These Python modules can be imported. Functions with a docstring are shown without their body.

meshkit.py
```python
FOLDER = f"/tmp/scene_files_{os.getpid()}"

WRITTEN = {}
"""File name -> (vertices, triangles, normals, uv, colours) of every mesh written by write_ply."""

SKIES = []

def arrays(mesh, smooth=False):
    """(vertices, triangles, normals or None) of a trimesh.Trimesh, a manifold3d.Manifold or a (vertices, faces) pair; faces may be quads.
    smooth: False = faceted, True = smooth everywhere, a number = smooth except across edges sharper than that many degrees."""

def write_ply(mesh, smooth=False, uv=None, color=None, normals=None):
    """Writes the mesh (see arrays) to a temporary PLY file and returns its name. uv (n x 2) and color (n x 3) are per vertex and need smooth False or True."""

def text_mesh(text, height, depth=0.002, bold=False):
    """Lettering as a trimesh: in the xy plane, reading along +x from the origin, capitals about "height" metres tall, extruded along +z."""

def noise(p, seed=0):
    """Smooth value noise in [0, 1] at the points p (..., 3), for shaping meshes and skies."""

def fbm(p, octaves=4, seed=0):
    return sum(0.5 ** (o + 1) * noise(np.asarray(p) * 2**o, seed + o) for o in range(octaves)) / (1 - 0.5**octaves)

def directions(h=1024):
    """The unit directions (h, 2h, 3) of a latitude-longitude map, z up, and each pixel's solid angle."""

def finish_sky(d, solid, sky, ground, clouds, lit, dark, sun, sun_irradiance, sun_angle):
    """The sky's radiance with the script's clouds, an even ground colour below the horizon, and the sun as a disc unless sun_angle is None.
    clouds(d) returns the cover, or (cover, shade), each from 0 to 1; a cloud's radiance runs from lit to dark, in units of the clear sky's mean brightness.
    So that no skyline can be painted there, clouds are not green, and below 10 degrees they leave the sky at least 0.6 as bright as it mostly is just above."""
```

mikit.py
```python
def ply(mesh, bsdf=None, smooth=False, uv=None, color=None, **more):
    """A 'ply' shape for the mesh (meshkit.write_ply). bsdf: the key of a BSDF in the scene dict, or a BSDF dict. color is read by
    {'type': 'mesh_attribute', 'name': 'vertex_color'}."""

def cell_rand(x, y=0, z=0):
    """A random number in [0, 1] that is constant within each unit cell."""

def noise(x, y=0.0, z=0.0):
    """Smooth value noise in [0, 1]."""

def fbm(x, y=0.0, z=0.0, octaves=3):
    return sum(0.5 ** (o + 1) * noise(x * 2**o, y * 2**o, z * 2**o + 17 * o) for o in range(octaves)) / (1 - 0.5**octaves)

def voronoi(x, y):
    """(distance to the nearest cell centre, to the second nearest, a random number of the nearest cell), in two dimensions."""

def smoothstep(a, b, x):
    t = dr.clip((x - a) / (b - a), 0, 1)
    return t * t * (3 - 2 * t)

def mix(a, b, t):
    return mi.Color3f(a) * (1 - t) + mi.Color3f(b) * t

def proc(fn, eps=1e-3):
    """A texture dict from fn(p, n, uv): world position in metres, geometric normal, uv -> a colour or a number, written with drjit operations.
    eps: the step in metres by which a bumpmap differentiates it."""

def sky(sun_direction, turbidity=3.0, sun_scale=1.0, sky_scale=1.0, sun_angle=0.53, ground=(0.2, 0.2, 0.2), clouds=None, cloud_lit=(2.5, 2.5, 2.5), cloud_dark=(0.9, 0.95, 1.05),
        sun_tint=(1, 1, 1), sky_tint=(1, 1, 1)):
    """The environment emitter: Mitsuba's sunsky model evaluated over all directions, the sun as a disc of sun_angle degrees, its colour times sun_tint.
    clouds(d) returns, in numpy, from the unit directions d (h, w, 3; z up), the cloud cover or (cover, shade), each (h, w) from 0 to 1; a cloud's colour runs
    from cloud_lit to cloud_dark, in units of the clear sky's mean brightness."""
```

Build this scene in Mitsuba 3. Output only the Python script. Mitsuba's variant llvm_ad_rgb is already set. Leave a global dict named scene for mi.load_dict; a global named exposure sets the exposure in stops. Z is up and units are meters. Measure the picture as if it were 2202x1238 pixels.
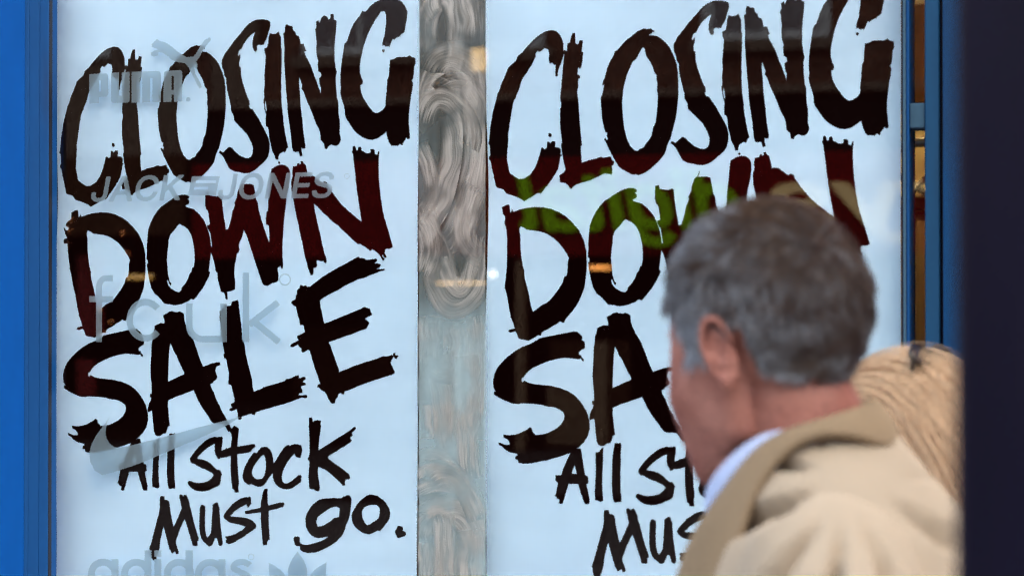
import math, random
import numpy as np
import trimesh
import manifold3d as m3
import shapely
from shapely.geometry import Polygon
from shapely.ops import unary_union
import drjit as dr
import mitsuba as mi
import mikit
import meshkit
from mikit import noise, fbm, smoothstep, mix, proc

T = mi.ScalarTransform4f
rng = np.random.default_rng(7)
random.seed(7)
scene = {'type': 'scene'}
labels = {}

# ------------------------------------------------------------------ camera, sky, exposure
# x along the shop front to the right, y into the shop, z up; the poster plane is y = 0, the glass y = -0.02
YAW, PITCH, CAM_H, DIST = math.radians(17.07), 0.01033, 1.62, 3.5
R_ = np.array([math.cos(YAW), math.sin(YAW), 0.0])
FH = np.array([-math.sin(YAW), math.cos(YAW), 0.0])
CAM = np.array([0.0, -DIST * math.cos(YAW), CAM_H])
FW = FH * math.cos(PITCH) + np.array([0, 0, 1.0]) * math.sin(PITCH)
scene['camera'] = {'type': 'thinlens', 'fov': 27.2057, 'fov_axis': 'x', 'aperture_radius': 0.0076, 'focus_distance': DIST + 0.3,
                   'near_clip': 0.05, 'far_clip': 300.0,
                   'to_world': T().look_at(origin=CAM.tolist(), target=(CAM + FW).tolist(), up=[0, 0, 1])}
scene['sky'] = mikit.sky((0.45, -0.45, 0.85), turbidity=4, sun_scale=0.2, sun_angle=30, clouds=lambda d: 1.0,
                         cloud_lit=(2.25, 2.5, 2.75), sun_tint=(1.0, 0.93, 0.82))
exposure = 3.0

# ------------------------------------------------------------------ helpers
def numbered(name):
    if not any(k == name or k.startswith(name + '__') for k in used):
        used.add(name)
        return name
    i = 1
    while True:
        k = f'{name}_{i:03d}'
        if k not in used and not any(q.startswith(k + '__') for q in used):
            used.add(k)
            return k
        i += 1
used = set()

def thing(name, label, cat, group=None):
    k = numbered(name)
    labels[k] = {'label': label, 'category': cat}
    if group:
        labels[k]['group'] = group
    return k

def obj(name, mesh, bsdf, parent=None, smooth=False, label=None, cat=None, group=None, kind=None, M=None, **kw):
    key = numbered(f'{parent}__{name}' if parent else name)
    if M is not None:
        kw['to_world'] = M
    scene[key] = mikit.ply(mesh, bsdf, smooth=smooth, **kw)
    d = {}
    if label: d['label'] = label
    if cat: d['category'] = cat
    if group: d['group'] = group
    if kind: d['kind'] = kind
    if d: labels[key] = d
    return key

def box(x0, x1, y0, y1, z0, z1, ch=0.0):
    """a box with chamfered edges"""
    e = np.array([x1 - x0, y1 - y0, z1 - z0]); c = np.array([x0 + x1, y0 + y1, z0 + z1]) / 2
    if ch <= 0:
        m = trimesh.creation.box(e); m.apply_translation(c); return m
    pts = []
    for s in np.ndindex(2, 2, 2):
        for k in range(3):
            h = e / 2 - ch; h[k] += ch
            pts.append((np.array(s) * 2 - 1) * h + c)
    return tri(m3.Manifold.hull_points(np.array(pts)))

def tri(man):
    m = man.to_mesh()
    return trimesh.Trimesh(np.array(m.vert_properties[:, :3], float), np.array(m.tri_verts), process=False)

def man_of(mesh):
    return m3.Manifold(m3.Mesh(np.asarray(mesh.vertices, np.float32), np.asarray(mesh.faces, np.uint32)))

def ball(p, r, n=20):
    r = np.broadcast_to(np.asarray(r, float), (3,))
    return m3.Manifold.sphere(1.0, n).scale(tuple(r)).translate(tuple(np.asarray(p, float)))

def chain(pts, n=18):
    """limb: hulls of consecutive (x, y, z, r) spheres"""
    out = m3.Manifold()
    for a, b in zip(pts[:-1], pts[1:]):
        out = out + m3.Manifold.batch_hull([ball(a[:3], a[3], n), ball(b[:3], b[3], n)])
    return out

def spline(pts, n):
    from scipy.interpolate import CubicSpline
    p = np.asarray(pts, float)
    t = np.concatenate([[0], np.cumsum(np.linalg.norm(np.diff(p[:, :3], axis=0), axis=1))])
    return CubicSpline(t, p)(np.linspace(0, t[-1], n))

def tube(pts, r, sides=8, closed=False):
    p = np.asarray(pts, float); n = len(p)
    r = np.broadcast_to(r, (n,))
    t = np.gradient(p, axis=0)
    if closed: t = np.roll(p, -1, 0) - np.roll(p, 1, 0)
    t /= np.linalg.norm(t, axis=1, keepdims=True) + 1e-12
    up = np.array([0.13, 0.31, 0.94]); a = np.cross(t, up); a /= np.linalg.norm(a, axis=1, keepdims=True) + 1e-12
    b = np.cross(t, a); ang = np.arange(sides) * 2 * np.pi / sides
    v = (p[:, None] + r[:, None, None] * (np.cos(ang)[None, :, None] * a[:, None] + np.sin(ang)[None, :, None] * b[:, None])).reshape(-1, 3)
    f = []
    for i in range(n if closed else n - 1):
        for j in range(sides):
            q = (i + 1) % n
            A, B, Cc, D = i * sides + j, i * sides + (j + 1) % sides, q * sides + (j + 1) % sides, q * sides + j
            f += [[A, B, Cc], [A, Cc, D]]
    if not closed:
        v = np.vstack([v, p[0], p[-1]])
        for j in range(sides):
            f.append([len(v) - 2, (j + 1) % sides, j]); f.append([len(v) - 1, (n - 1) * sides + j, (n - 1) * sides + (j + 1) % sides])
    m = trimesh.Trimesh(v, f, process=False)
    if m.is_watertight and m.volume < 0: m.invert()
    return m

def pts_of(s):
    return [tuple(float(a) for a in p.split(',')) for p in s.split()]

# ------------------------------------------------------------------ traced lettering of the sale print (millimetres from the left edge, and above the eye line)
GLYPHS = [
('C', ['120.3,461.4 129.3,458.5 135,452 139.2,443.7 140.8,435.5 140.8,426.6 144.4,427.2 145.4,422.5 141,420.3 139.3,413.3 135.1,402.9 131.3,393.7 130.3,385.6 126.9,385 126.4,393.9 127.6,403.7 124.3,403.8 120.4,408.1 117,405.4 115.4,414.1 116.4,422.3 114.4,429.8 107.3,432.4 104,428.5 99.6,425.6 96.2,428.1 91.7,423.6 93.1,418.8 89.2,413.3 85.8,405.7 80.1,397.7 68.4,381.6 63.2,365.3 58,356.1 57.2,351.4 54.6,349.1 51.4,337.4 48.9,323.4 46.8,309.3 43.7,290.6 43.2,274.2 41.7,262.4 41.2,248.3 43.8,237.7 45.1,229.5 54.3,221.8 62.7,217.9 70.6,219.1 80.5,224.1 88.3,233.4 93.4,243.8 98.1,256.6 101.2,268.7 104.3,268.6 106.4,266.2 110.3,268 111.6,278.5 114.7,278.5 116.8,275.4 120.6,279.5 125.8,278.2 125.1,268.9 132.3,267.6 135.4,262.8 133.6,257 137.5,255.8 134.4,253.5 131.1,238.4 129.8,232.6 122.1,221.1 111.7,207.2 100.1,193.8 94.9,194.6 83.2,187.8 70.6,181.6 67.5,184.5 58.3,188.1 40,194.8 34.7,201.4 25.5,203.9 21.6,206.8 18.1,225.2 14.9,238.2 12.8,250.1 10.4,251.3 10.4,255.5 12.7,257.1 12.2,274.8 9.5,277.2 12.1,292.5 12.6,304.3 15.2,317.2 18.6,334.8 23.8,352.3 25.7,360.5 27.8,362.8 32.5,376.8 38.2,387.2 44.7,402.3 50,406.8 57.8,412.5 60.4,420.6 70.1,427.3 80,438.7 93,450 106,458.2', '114.1,292.5 118,291.7 119.8,287.7 116.7,285.4 113.6,287.8'], []),
('L', ['156.4,454.7 160.2,454.6 160.8,444.1 161.6,437.1 165.9,435.8 168,442.7 173.7,441.8 173.2,433.2 171.1,423.9 174.2,422.7 173.2,409.9 171.2,399.5 168.6,395.4 166,398.5 165.5,393.8 164.2,386.9 168.6,384.4 169.4,380.9 166.1,379.8 165,374 166.1,367 163,358.9 165.1,348.4 166.2,334.4 167.2,315.7 168.8,292.4 171.4,271.4 168.9,269.1 169.9,255.1 170.5,242.3 181.2,246.1 194.1,248.8 204.3,251.7 206.8,249.7 219.6,251.8 222.2,246 225.2,243.6 224.7,237.8 220.9,236.7 222.7,230.9 221.7,222.8 215.8,223.6 209.4,224.6 199.2,219.7 186.4,214.1 171,210.4 160.7,206.9 155.1,203 153,200 149.9,201.9 147.9,205.5 142.7,210.2 133.6,211.5 132.3,222 140.1,227.7 143.2,232.4 140.6,241.7 137.9,255.8 136.9,262.8 135.3,273.3 137.4,275.6 136.1,288.5 134.2,302.6 134.2,331.7 136,334 136.7,342.2 134.7,344.6 135.1,356.2 136.4,363.2 138.2,381.8 139.7,398.1 141.2,414.4 142.3,420.2 140.2,422.6 140.2,426.6 143.5,427.2 146.9,425.4 147.4,437.6 152,439.3 153.8,449'], []),
('O', ['276.3,458.4 280.1,456.6 287,458 289,455.6 293.5,453.1 292.8,450.9 289.5,452.4 288.5,448.7 285.2,448.4 283.9,446.1 290.3,446.3 296.6,445.2 304.1,440.8 313,432.4 319.3,424.1 325.6,410.1 329.8,398.4 331.9,382.3 332.4,363.9 332.4,347.8 330.9,329.4 328.2,311.1 324,295.1 319.5,279.1 313.2,265.5 312,258.6 308.2,251.7 301.9,243.8 294.4,237 288.1,231.4 280.5,225.8 274.2,222.9 266.6,220.3 261.6,222.2 257.8,220.9 248.9,225.2 240,230 233.6,234.7 228.5,242.9 222.1,253.5 215.7,266.4 211.8,274.6 209.3,279.3 210.6,282 213.6,278 215.2,281 213.1,285 214.4,290.8 211,291.3 208.5,300.2 205.4,314.2 204.3,330.5 203.5,344.4 204,350.2 205.8,350.9 207.8,360.6 209.4,368.6 205.8,367.6 206.5,372.2 209.9,379.1 211.6,384.8 214.2,395.2 219.3,406.6 225.6,416.9 226.9,422.2 232.7,425.2 238.3,432.7 247.2,440.9 256.1,447.1 266.2,454.8'], ['273.4,427.5 276.9,425.6 277.7,418.6 280.2,411.6 285.3,404.5 290.3,395.1 292.9,385.8 297.2,381 296.2,375.3 298,369.5 297.2,355.7 298.7,351 298,332.6 296.8,318.8 294.8,305 290.5,295.9 288,284.4 283,275.3 276.7,269.7 276.2,266.2 269.1,262.9 264.5,259.6 259.5,260.8 252.6,267.9 247.5,278.4 243.7,292.4 241.6,304 239.8,322.6 239,338.8 240.5,352.7 241.5,361.9 244.8,375.7 249.1,388.3 253.6,398.6 257.4,405.4 262.5,408.7 265,412.5 266.3,415.5 268.8,420.7']),
('S', ['400.2,498.4 410.1,496.4 415.5,492.8 415.5,487.1 412.6,476.9 408.9,465.6 402.7,454.4 397.8,453.4 394,455.4 390.8,452.6 390.3,445.7 388.3,442.3 384.9,444.8 382.4,451.7 382.3,460.9 384.8,471.1 387.3,476.7 381.6,473.5 374.1,466.9 366.7,458 361.7,447.9 357.9,446.9 356.7,443.5 354.7,437.8 356.7,436.6 359.2,441.1 360,434.2 357.5,427.4 357.5,419.3 360.5,416.9 361,404.3 363.5,392.8 368,378.9 372.5,367.3 376.8,359.1 378,352.2 375.5,351.1 378,345.3 383,344.5 386.7,338.2 394.2,327.7 400.4,316.1 406.6,305.7 411.6,295.3 414.1,286.1 414.1,274.7 411.6,263.3 406.7,255.4 403,253.2 401,251 396.8,247.6 391.8,243.2 383.1,237.6 373.2,234.4 363.2,235 357,237 348.3,238.3 339.5,242.4 334.5,251.2 329.4,261.6 323.2,268.7 319.4,271 321.9,274.4 328.2,270.9 331.9,275.4 339.4,280.9 344.4,278.5 349.5,272.7 358.2,265.6 368.2,260.8 375.7,260 380.6,263.5 383.1,268.5 383.6,277.7 380.6,286.9 373.1,300.8 363.1,311.4 351.9,322 348.1,326.7 348.1,333.5 343.1,340.6 341.8,352.1 337.6,368.3 334.3,383.3 333,398.3 330,403 328.5,412.3 325.4,419.3 324.9,430.8 327.9,435.3 330.9,442.1 337.9,449.9 347.9,462.2 357.9,473.3 367.9,484.4 377.8,493.1 389,497.7'], []),
('I', ['414.5,474.1 419.9,472 426.1,472.3 431.1,475.7 432.8,470.4 435.3,465.8 435.3,446.4 436.8,444 436.3,419 435.6,396.2 435.6,373.4 436.6,350.5 438.6,334.5 439.9,316.3 442.9,300.2 446.1,284.2 448.3,277.3 444.9,275.1 442.4,268.4 439.9,270.7 436.2,268.9 432.5,266.3 430.1,261.8 430.1,257.2 425.2,257.3 423.2,264.2 419,271.2 416.5,282.6 414,291.8 413.2,303.2 411.5,312.4 407.8,314.8 407.3,324 408.2,335.3 406.5,337.7 404,351.5 402.8,358.4 404.7,364 403.7,374.3 405.2,388 404.7,401.7 405.7,417.7 407.1,433.7 405.1,440.6 404.1,447.5 408.8,449.6 411.3,456.4 412,465.5', '430.1,253.8 433.8,253 433.1,249.2 429.6,250.4'], ['406.5,358.2 408.2,351.3 409.7,339.9 407.7,341.1 405.8,351.4']),
('N', ['444.6,487.5 448.3,486.9 450,484.6 455.7,484.3 458.1,476.3 461.8,473.9 463.1,468.1 468,466.8 470.4,458.7 471.7,453 476.6,453.5 481.5,440.6 477.8,440.3 480.3,433.4 485.2,424.1 490.1,414.9 495,401.1 499.9,389.6 504.7,375.8 507.7,366.7 507.9,378 505.5,382.6 504.7,393.9 508.9,397.2 508.4,402.9 503.5,405.3 502.3,420.1 503.5,422.3 501,430.4 499.8,441.8 500.5,455.3 498.6,471.3 497.3,477 499.8,480.3 499,489.4 503.4,492.7 505.4,486.9 508.3,495.9 514.4,500.6 519.2,497.7 521.7,493.1 524.6,494.1 525.3,502.4 530.7,501.8 531.4,492.7 536.2,490.7 535.5,474.4 533.8,460.9 532.7,442.8 532.7,424.7 534.6,411.1 536.6,402 534.6,395.3 535.1,377.1 536.4,361.3 538.8,352.2 539.1,334.1 541.5,318.2 541.7,311.4 541.3,300.1 543.5,288.8 540.1,280.9 535.2,278.1 525.5,280.6 520.7,278 518.2,273.5 514.6,273.6 512.9,282.7 507.3,288.5 506,301 503.6,307.8 497.5,319.3 492.6,333.1 487.7,344.5 481.6,358.3 476.7,372.1 473,376.8 474.2,382.4 471.2,390.5 468.8,397.4 468.3,386 469.8,370.1 470.3,354.1 471.8,340.4 473.8,324.5 474.8,310.8 476.7,294.9 479.2,281.2 478.7,275.5 474.8,274.5 471.9,276.8 472.4,270 474.3,263.1 469.4,261.4 467,270.1 462.1,269.1 457.1,270.3 454.7,278.3 453.4,295.4 451.7,309.1 449.7,320.6 447.7,336.6 446.7,354.8 444.7,373.1 443.5,391.4 442.2,409.6 441,427.9 441.7,446.1 440.4,466.7 439.2,472.4 442.6,474.6 442.6,482.6'], []),
('G', ['628.8,525.1 643.1,522.9 651.5,519.2 658.6,511.1 662.4,500.8 661,487.5 658.6,476.3 657,467.4 650.3,463.2 649.1,460.6 643.2,459 638.4,454.7 636,457 633.6,452.6 630.1,442.7 627.7,445 623.6,444 620.5,446.4 617.4,445.4 618.1,453.2 621.7,463.2 622.9,473.3 624.5,484.4 624,497.9 621.6,503.6 614.5,503.3 612.1,498.4 604.9,489.7 597.7,477.6 590.5,463.3 585.7,449.9 582.1,436.5 579.7,425.3 578,414.1 578,402.9 579.7,393.8 583.3,388 582.1,381.3 578.1,380.3 579,371.3 582.2,361 589.4,349.6 596.6,339.2 605,331.8 612.2,333.2 619.4,337.5 623.7,343 624.1,356.4 626,374.3 626.5,387.8 629.4,394.4 630.1,410.1 631.3,421.3 637.2,422.2 642,425.4 650.3,425.6 659.8,424.8 665.8,427.9 670.5,424.4 676,423.1 676.9,415.2 674.6,408.6 673.6,395.2 672.2,388.6 669.8,385.3 672.9,380.7 671.3,368.5 668.9,357.3 667,341.7 665.8,326.1 665.8,314.9 667.5,299.2 668.5,288 664.7,285.9 662.3,289.3 659.9,284.9 656.4,280.5 655.2,276 652.8,277.2 650.4,279.5 646.9,275.1 640.9,276.4 636.1,275.8 632.5,279.9 629,286.7 627,294.6 626.1,300.3 619.4,294.8 609.8,289.4 600.2,286.9 590.6,288.7 579.8,293.5 569,301.7 560.5,313.2 553.2,324.6 550.8,329.2 550.8,334.9 548.4,347.3 544.7,358.7 542.8,367.8 543.8,379.1 542.8,390.5 544.2,408.5 545.9,422 548.3,437.7 550.7,451.2 555.5,455.5 560.4,471.2 566.4,484.5 572.4,492.1 577.2,497.6 582,506 586.9,503.5 595.3,512.6 604.9,519.4 615.7,524.1', '617.4,439.3 621.2,439.6 621.7,435.6 618.8,433.9 616.9,436.4'], []),
('D', ['32.3,172.3 44.5,176.7 46.1,171.7 46.8,162.7 49.4,165.7 49,169.6 51.2,166.6 52.3,164 62.3,167.5 75.6,170.3 88.8,171.5 104.2,170.9 119.6,167.1 132.8,161.6 143.8,154.5 154.7,144.5 165.7,131.6 173.3,116.7 177.7,99 178.4,81.2 177.8,65.5 176.3,55.7 175.6,45.8 173.5,36 169.1,26.1 163.7,14.3 157.2,4.5 148.5,-5.4 141.9,-13.3 138.7,-18.8 134.3,-18.2 132.8,-16.3 128.8,-19.2 117.9,-26.2 104.7,-33.1 101.4,-35.5 100.3,-40.1 94.8,-39.5 89.3,-43.1 78.3,-48.7 70.5,-47.1 61.7,-45.2 58.3,-37.2 56.1,-33.3 47.2,-35.3 43.9,-33.3 46.1,-30.3 55,-28.3 52.7,-21.3 48.3,-10.4 44.9,6.5 42.7,18.4 39.3,34.4 35.9,46.3 34.8,56.3 31.4,70.2 29.2,86.2 28,96.2 26.9,106.1 26.4,117.1 20.2,117.2 19,121.2 21.3,125.1 25.7,126.1 22.4,132.1 21.2,138.1 19,146.1 21.9,143.1 23.5,140.1 27.2,141 27.9,146 23.4,147 22.8,151 26.8,157 32.3,159.9'], ['64.6,140 70.1,138 75.6,134.5 86.7,133 99.9,130.9 110.9,126.8 121.9,120.2 131.8,111.2 139.5,101.2 145,93.3 148.3,87.4 146.1,81.5 146.1,71.6 144,57.8 140,56.8 137.4,47.9 130.9,37.1 122.1,26.2 114.5,17.3 109,13.4 102.4,10.4 93.6,4.5 87,-0.5 85.2,0.1 82.1,10.4 79.2,26.3 75.9,40.2 72.5,52.1 70.3,63.1 71.4,66 68,78 65.8,91.9 64.6,105.8 64.2,125.7 62.8,133.7']),
('O', ['241.9,197.7 250.3,199.8 257.8,199.6 263.4,196.5 262.4,193.1 259.7,192.3 263.4,188.9 262.5,182.9 257.8,182.2 256,179.6 258.8,177.9 265.3,176.1 272.7,173.5 280.1,167.4 289.4,157.2 294.1,148.6 298.7,138.4 302.4,124.9 304.7,111.3 304,97.8 301.6,80.9 299.8,67.4 302.9,64.9 300.7,59 295.2,48.8 287.8,37 278.5,26.1 271.1,17.6 265.5,19.3 260,15.1 248.8,10.8 241.3,9.2 232,8 222.6,10.4 214.2,10.4 208.6,16.8 200.1,25.4 194.5,28.8 188.8,39 185,52.7 182.2,68.1 180.8,80 183.1,80.8 182.7,86.8 180.2,88.5 181.2,98.8 181.1,112.4 182.6,127.8 183.9,139.7 188.6,151.6 194.2,161.8 201.7,171.9 210.2,180.3 216.7,183.6 227.9,191.1 235.4,195.2'], ['244.4,149.6 247.6,147.5 254.2,144.4 259.7,139.7 265.3,132 269.1,121.8 271.3,109.9 272.8,98.1 272.9,86.2 271,73.5 268.2,72.7 266.4,65.9 262.7,62.5 259.9,54.1 254.3,45.6 246.9,38 247.3,34.6 242.2,30.4 235.7,32.1 226.3,37.2 220.7,44 219.2,50.8 220.7,52.2 223.5,45.7 226,42.3 228.2,45.7 224.5,49.1 221.6,59.3 220.3,73 219.1,88.3 221,103.6 222.1,112.1 222.4,120.6 226.2,130.7 234.6,139.1 240.2,145.9']),
('W', ['293.6,192.5 293.6,201.9 300,203.9 301.1,197.6 306.8,196.5 315.9,195.3 321.6,198.3 324.5,196.2 326.2,176.4 329.1,157.7 331.4,145.2 333,137.9 337.5,140 341.4,153.4 345.4,170 349.9,180.3 348.1,184.4 353.3,192.6 354.4,200.9 358.4,213.3 363.4,216.3 366.8,225.2 367.9,223.5 364.5,215.7 379.1,216 384.8,213.9 387,202.5 389.3,188 392.2,183.8 393.8,171.4 398.3,156.8 402.8,142.3 408.4,127.8 413.3,115.4 414,127.8 412.9,144.3 407.9,146.4 407.3,155.7 408.4,168.1 411,169.1 411.7,185.5 412.8,200 415,216.4 416.1,230.9 417.9,242.8 419.9,241.5 426.1,246.1 435,248 441.7,247.3 448.4,242.6 451.1,236.4 451.1,226.1 448.4,207.6 445.1,193.3 442.9,172.7 440.7,156.3 439.2,135.7 437.9,115.2 437.5,90.5 438.6,86.4 439,70.9 436.4,69.9 434.8,75.1 430.8,73 428.6,72 430.8,59.7 430.8,51.4 427.5,47.7 417.5,45.3 410.8,41.2 405.2,41.6 401.8,44.3 397.3,55.7 392.8,68.1 387.2,82.6 381.6,99.2 375.9,115.8 370.3,130.3 366.2,137.6 364,128.3 361.3,121.1 357.9,115.9 356.8,109.7 357.9,103.5 355.7,98.3 353.4,97.3 351.2,84.9 348.9,76.6 347.8,62.1 349.6,49.7 349.7,35.6 343.3,33.1 334.3,31.1 335.4,24.9 335.5,18.2 332.5,18.6 330.9,24.9 328.6,30.7 323,31.1 320.7,41.5 317.3,51.9 316.1,64.4 313.4,66.5 310.4,83.1 306.5,93.5 303.6,99.8 303.6,108.1 306.5,110.2 304.7,121.6 302.8,133.1 296.7,143.6 297.8,146.7 301.9,147.2 301.2,158.1 298.9,170.6 295,173.8 293.6,183.2'], []),
('N', ['456.4,244.7 463.7,245.5 464.1,250 467.4,250.3 468.9,247.9 471,249.2 470.3,253.1 473.7,253.6 475.1,250.1 479.3,247.1 481.3,240.4 482.8,234.6 483.4,226.9 488.6,228.7 493.8,227.6 501,222.7 510.3,215.8 514.4,218.6 518.6,215.7 521.7,208.9 529.9,197.3 538.1,187.6 548.4,175.9 562.7,164.3 575,154.6 583.2,148.7 581.1,158.3 579.1,171.7 576.6,185.1 574,200.4 571.9,215.7 569.8,232.9 567.8,246.3 565.7,263.6 563.7,268.4 565.7,270.2 565.1,276 568.4,277.8 570.8,274 571.9,269.5 574.9,270 575.3,274.8 579,276.3 581,272.8 581.4,268.9 586.1,267.3 591.2,264 597.3,264.8 597.7,270.9 602.4,271.3 605.5,268.4 605.1,263.1 610.5,261.1 611.2,266.4 613.6,267.3 613.2,260.6 612.6,249.2 613.2,232.1 614,216.8 615.7,201.6 618.1,184.4 620.8,169.2 623.8,155.8 626.8,146.3 630.9,134.9 634.9,121.5 639.6,105.3 632.9,102.6 629.9,103.5 625.9,101.7 624.8,95 628.3,88.4 624.9,87.4 621.8,92.2 620.2,91.3 624.9,84.6 621.8,82.7 617.8,89.4 612.7,95.1 607.6,99.9 602.5,102.8 599.5,99 594.4,102.9 587.3,107.7 581.2,111.6 577.1,110.7 568.9,117.4 559.7,126.1 554.6,130 546.4,136.8 540.2,143.5 534.1,146.5 527.9,151.3 519.7,159.1 510.4,165.9 508.3,168.8 501.1,175.7 494.9,180.2 495.9,170.9 499,159.4 502.1,145.9 506.3,130.5 510.4,113.2 514.6,97.8 518.7,88.2 519.7,81.5 517.7,79 514.6,80.6 514,83.4 507.4,82.9 501.2,84.9 500.1,81.6 501.6,76.8 500.1,71.4 495,71.1 495.4,63.4 494,59.6 489.8,59 485.7,69.2 482.6,78.8 479.4,90.4 476.3,103.9 473.2,117.4 470.1,128.9 466.9,144.4 462.8,159.8 459.6,175.3 456.5,190.7 453.8,204.3 453.3,217.8 456.4,229.3 455,233.2'], []),
('S', ['80.5,-54.4 93.7,-47.4 95.9,-45 111.3,-41.8 128.9,-38.3 144.2,-35.3 156.2,-33.3 161.6,-33.7 169.3,-40.2 170.8,-43.5 169.3,-47.1 173.7,-49 175.2,-54.9 174.8,-59.9 167.2,-64.8 164.3,-67.8 165,-71.1 168.7,-72.3 169.4,-75.6 173.7,-78.6 172.6,-81.5 170,-80.6 168.3,-77 163.9,-78.6 153,-77.1 139.9,-76.4 126.8,-78.5 113.6,-81.9 100.4,-86.9 87.2,-93 78.4,-99 72.9,-105 70,-110 67.8,-109.4 66.5,-113 68.5,-117.9 70.7,-114.9 72.9,-114.9 78.4,-117.8 89.5,-120.3 104.9,-121.5 118.1,-122.8 133.4,-126.2 146.6,-131 157.5,-137.8 166.2,-146.5 173.9,-157.3 179.3,-167 182.6,-180.8 182.6,-192.6 179.4,-204.4 172.9,-214.3 164.2,-222.4 155.5,-228.4 147.9,-232.5 138,-236.2 122.7,-240.9 109.6,-245.1 96.4,-247.3 83.1,-250.5 69.9,-251.4 61.5,-250 59.9,-245 55.5,-244.1 55.5,-239.2 59.2,-238.1 58.8,-235.1 47.7,-233.4 38.8,-229.5 33.2,-223.7 27.7,-220.8 27.2,-216.8 31,-217.7 36.6,-220.6 46.6,-220.5 45.4,-216.5 42.1,-211.6 35.4,-208.7 35.4,-203.8 45.4,-205 56.5,-203.4 67.6,-199.3 76.4,-194.2 80.8,-191.1 84.1,-193.1 85.2,-198 90.8,-203.9 96.3,-202.8 102.9,-202.7 111.7,-199.6 124.8,-193.4 133.6,-186.4 139,-177.4 139.6,-169.5 137.9,-165.6 131.3,-160.8 122.5,-157.5 107.2,-156.1 102.8,-154.2 87.3,-152.4 74.1,-152.2 65.2,-151.7 61.9,-153.1 51.9,-152.4 40.8,-149 31.9,-145.1 23,-140.2 19,-137.3 19,-133.3 22.6,-132.9 18.5,-127.3 17.4,-117.4 19.6,-105.4 25.1,-93.4 34,-83.4 45.1,-73.4 56.2,-65.4 67.2,-59.4'], []),
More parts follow.
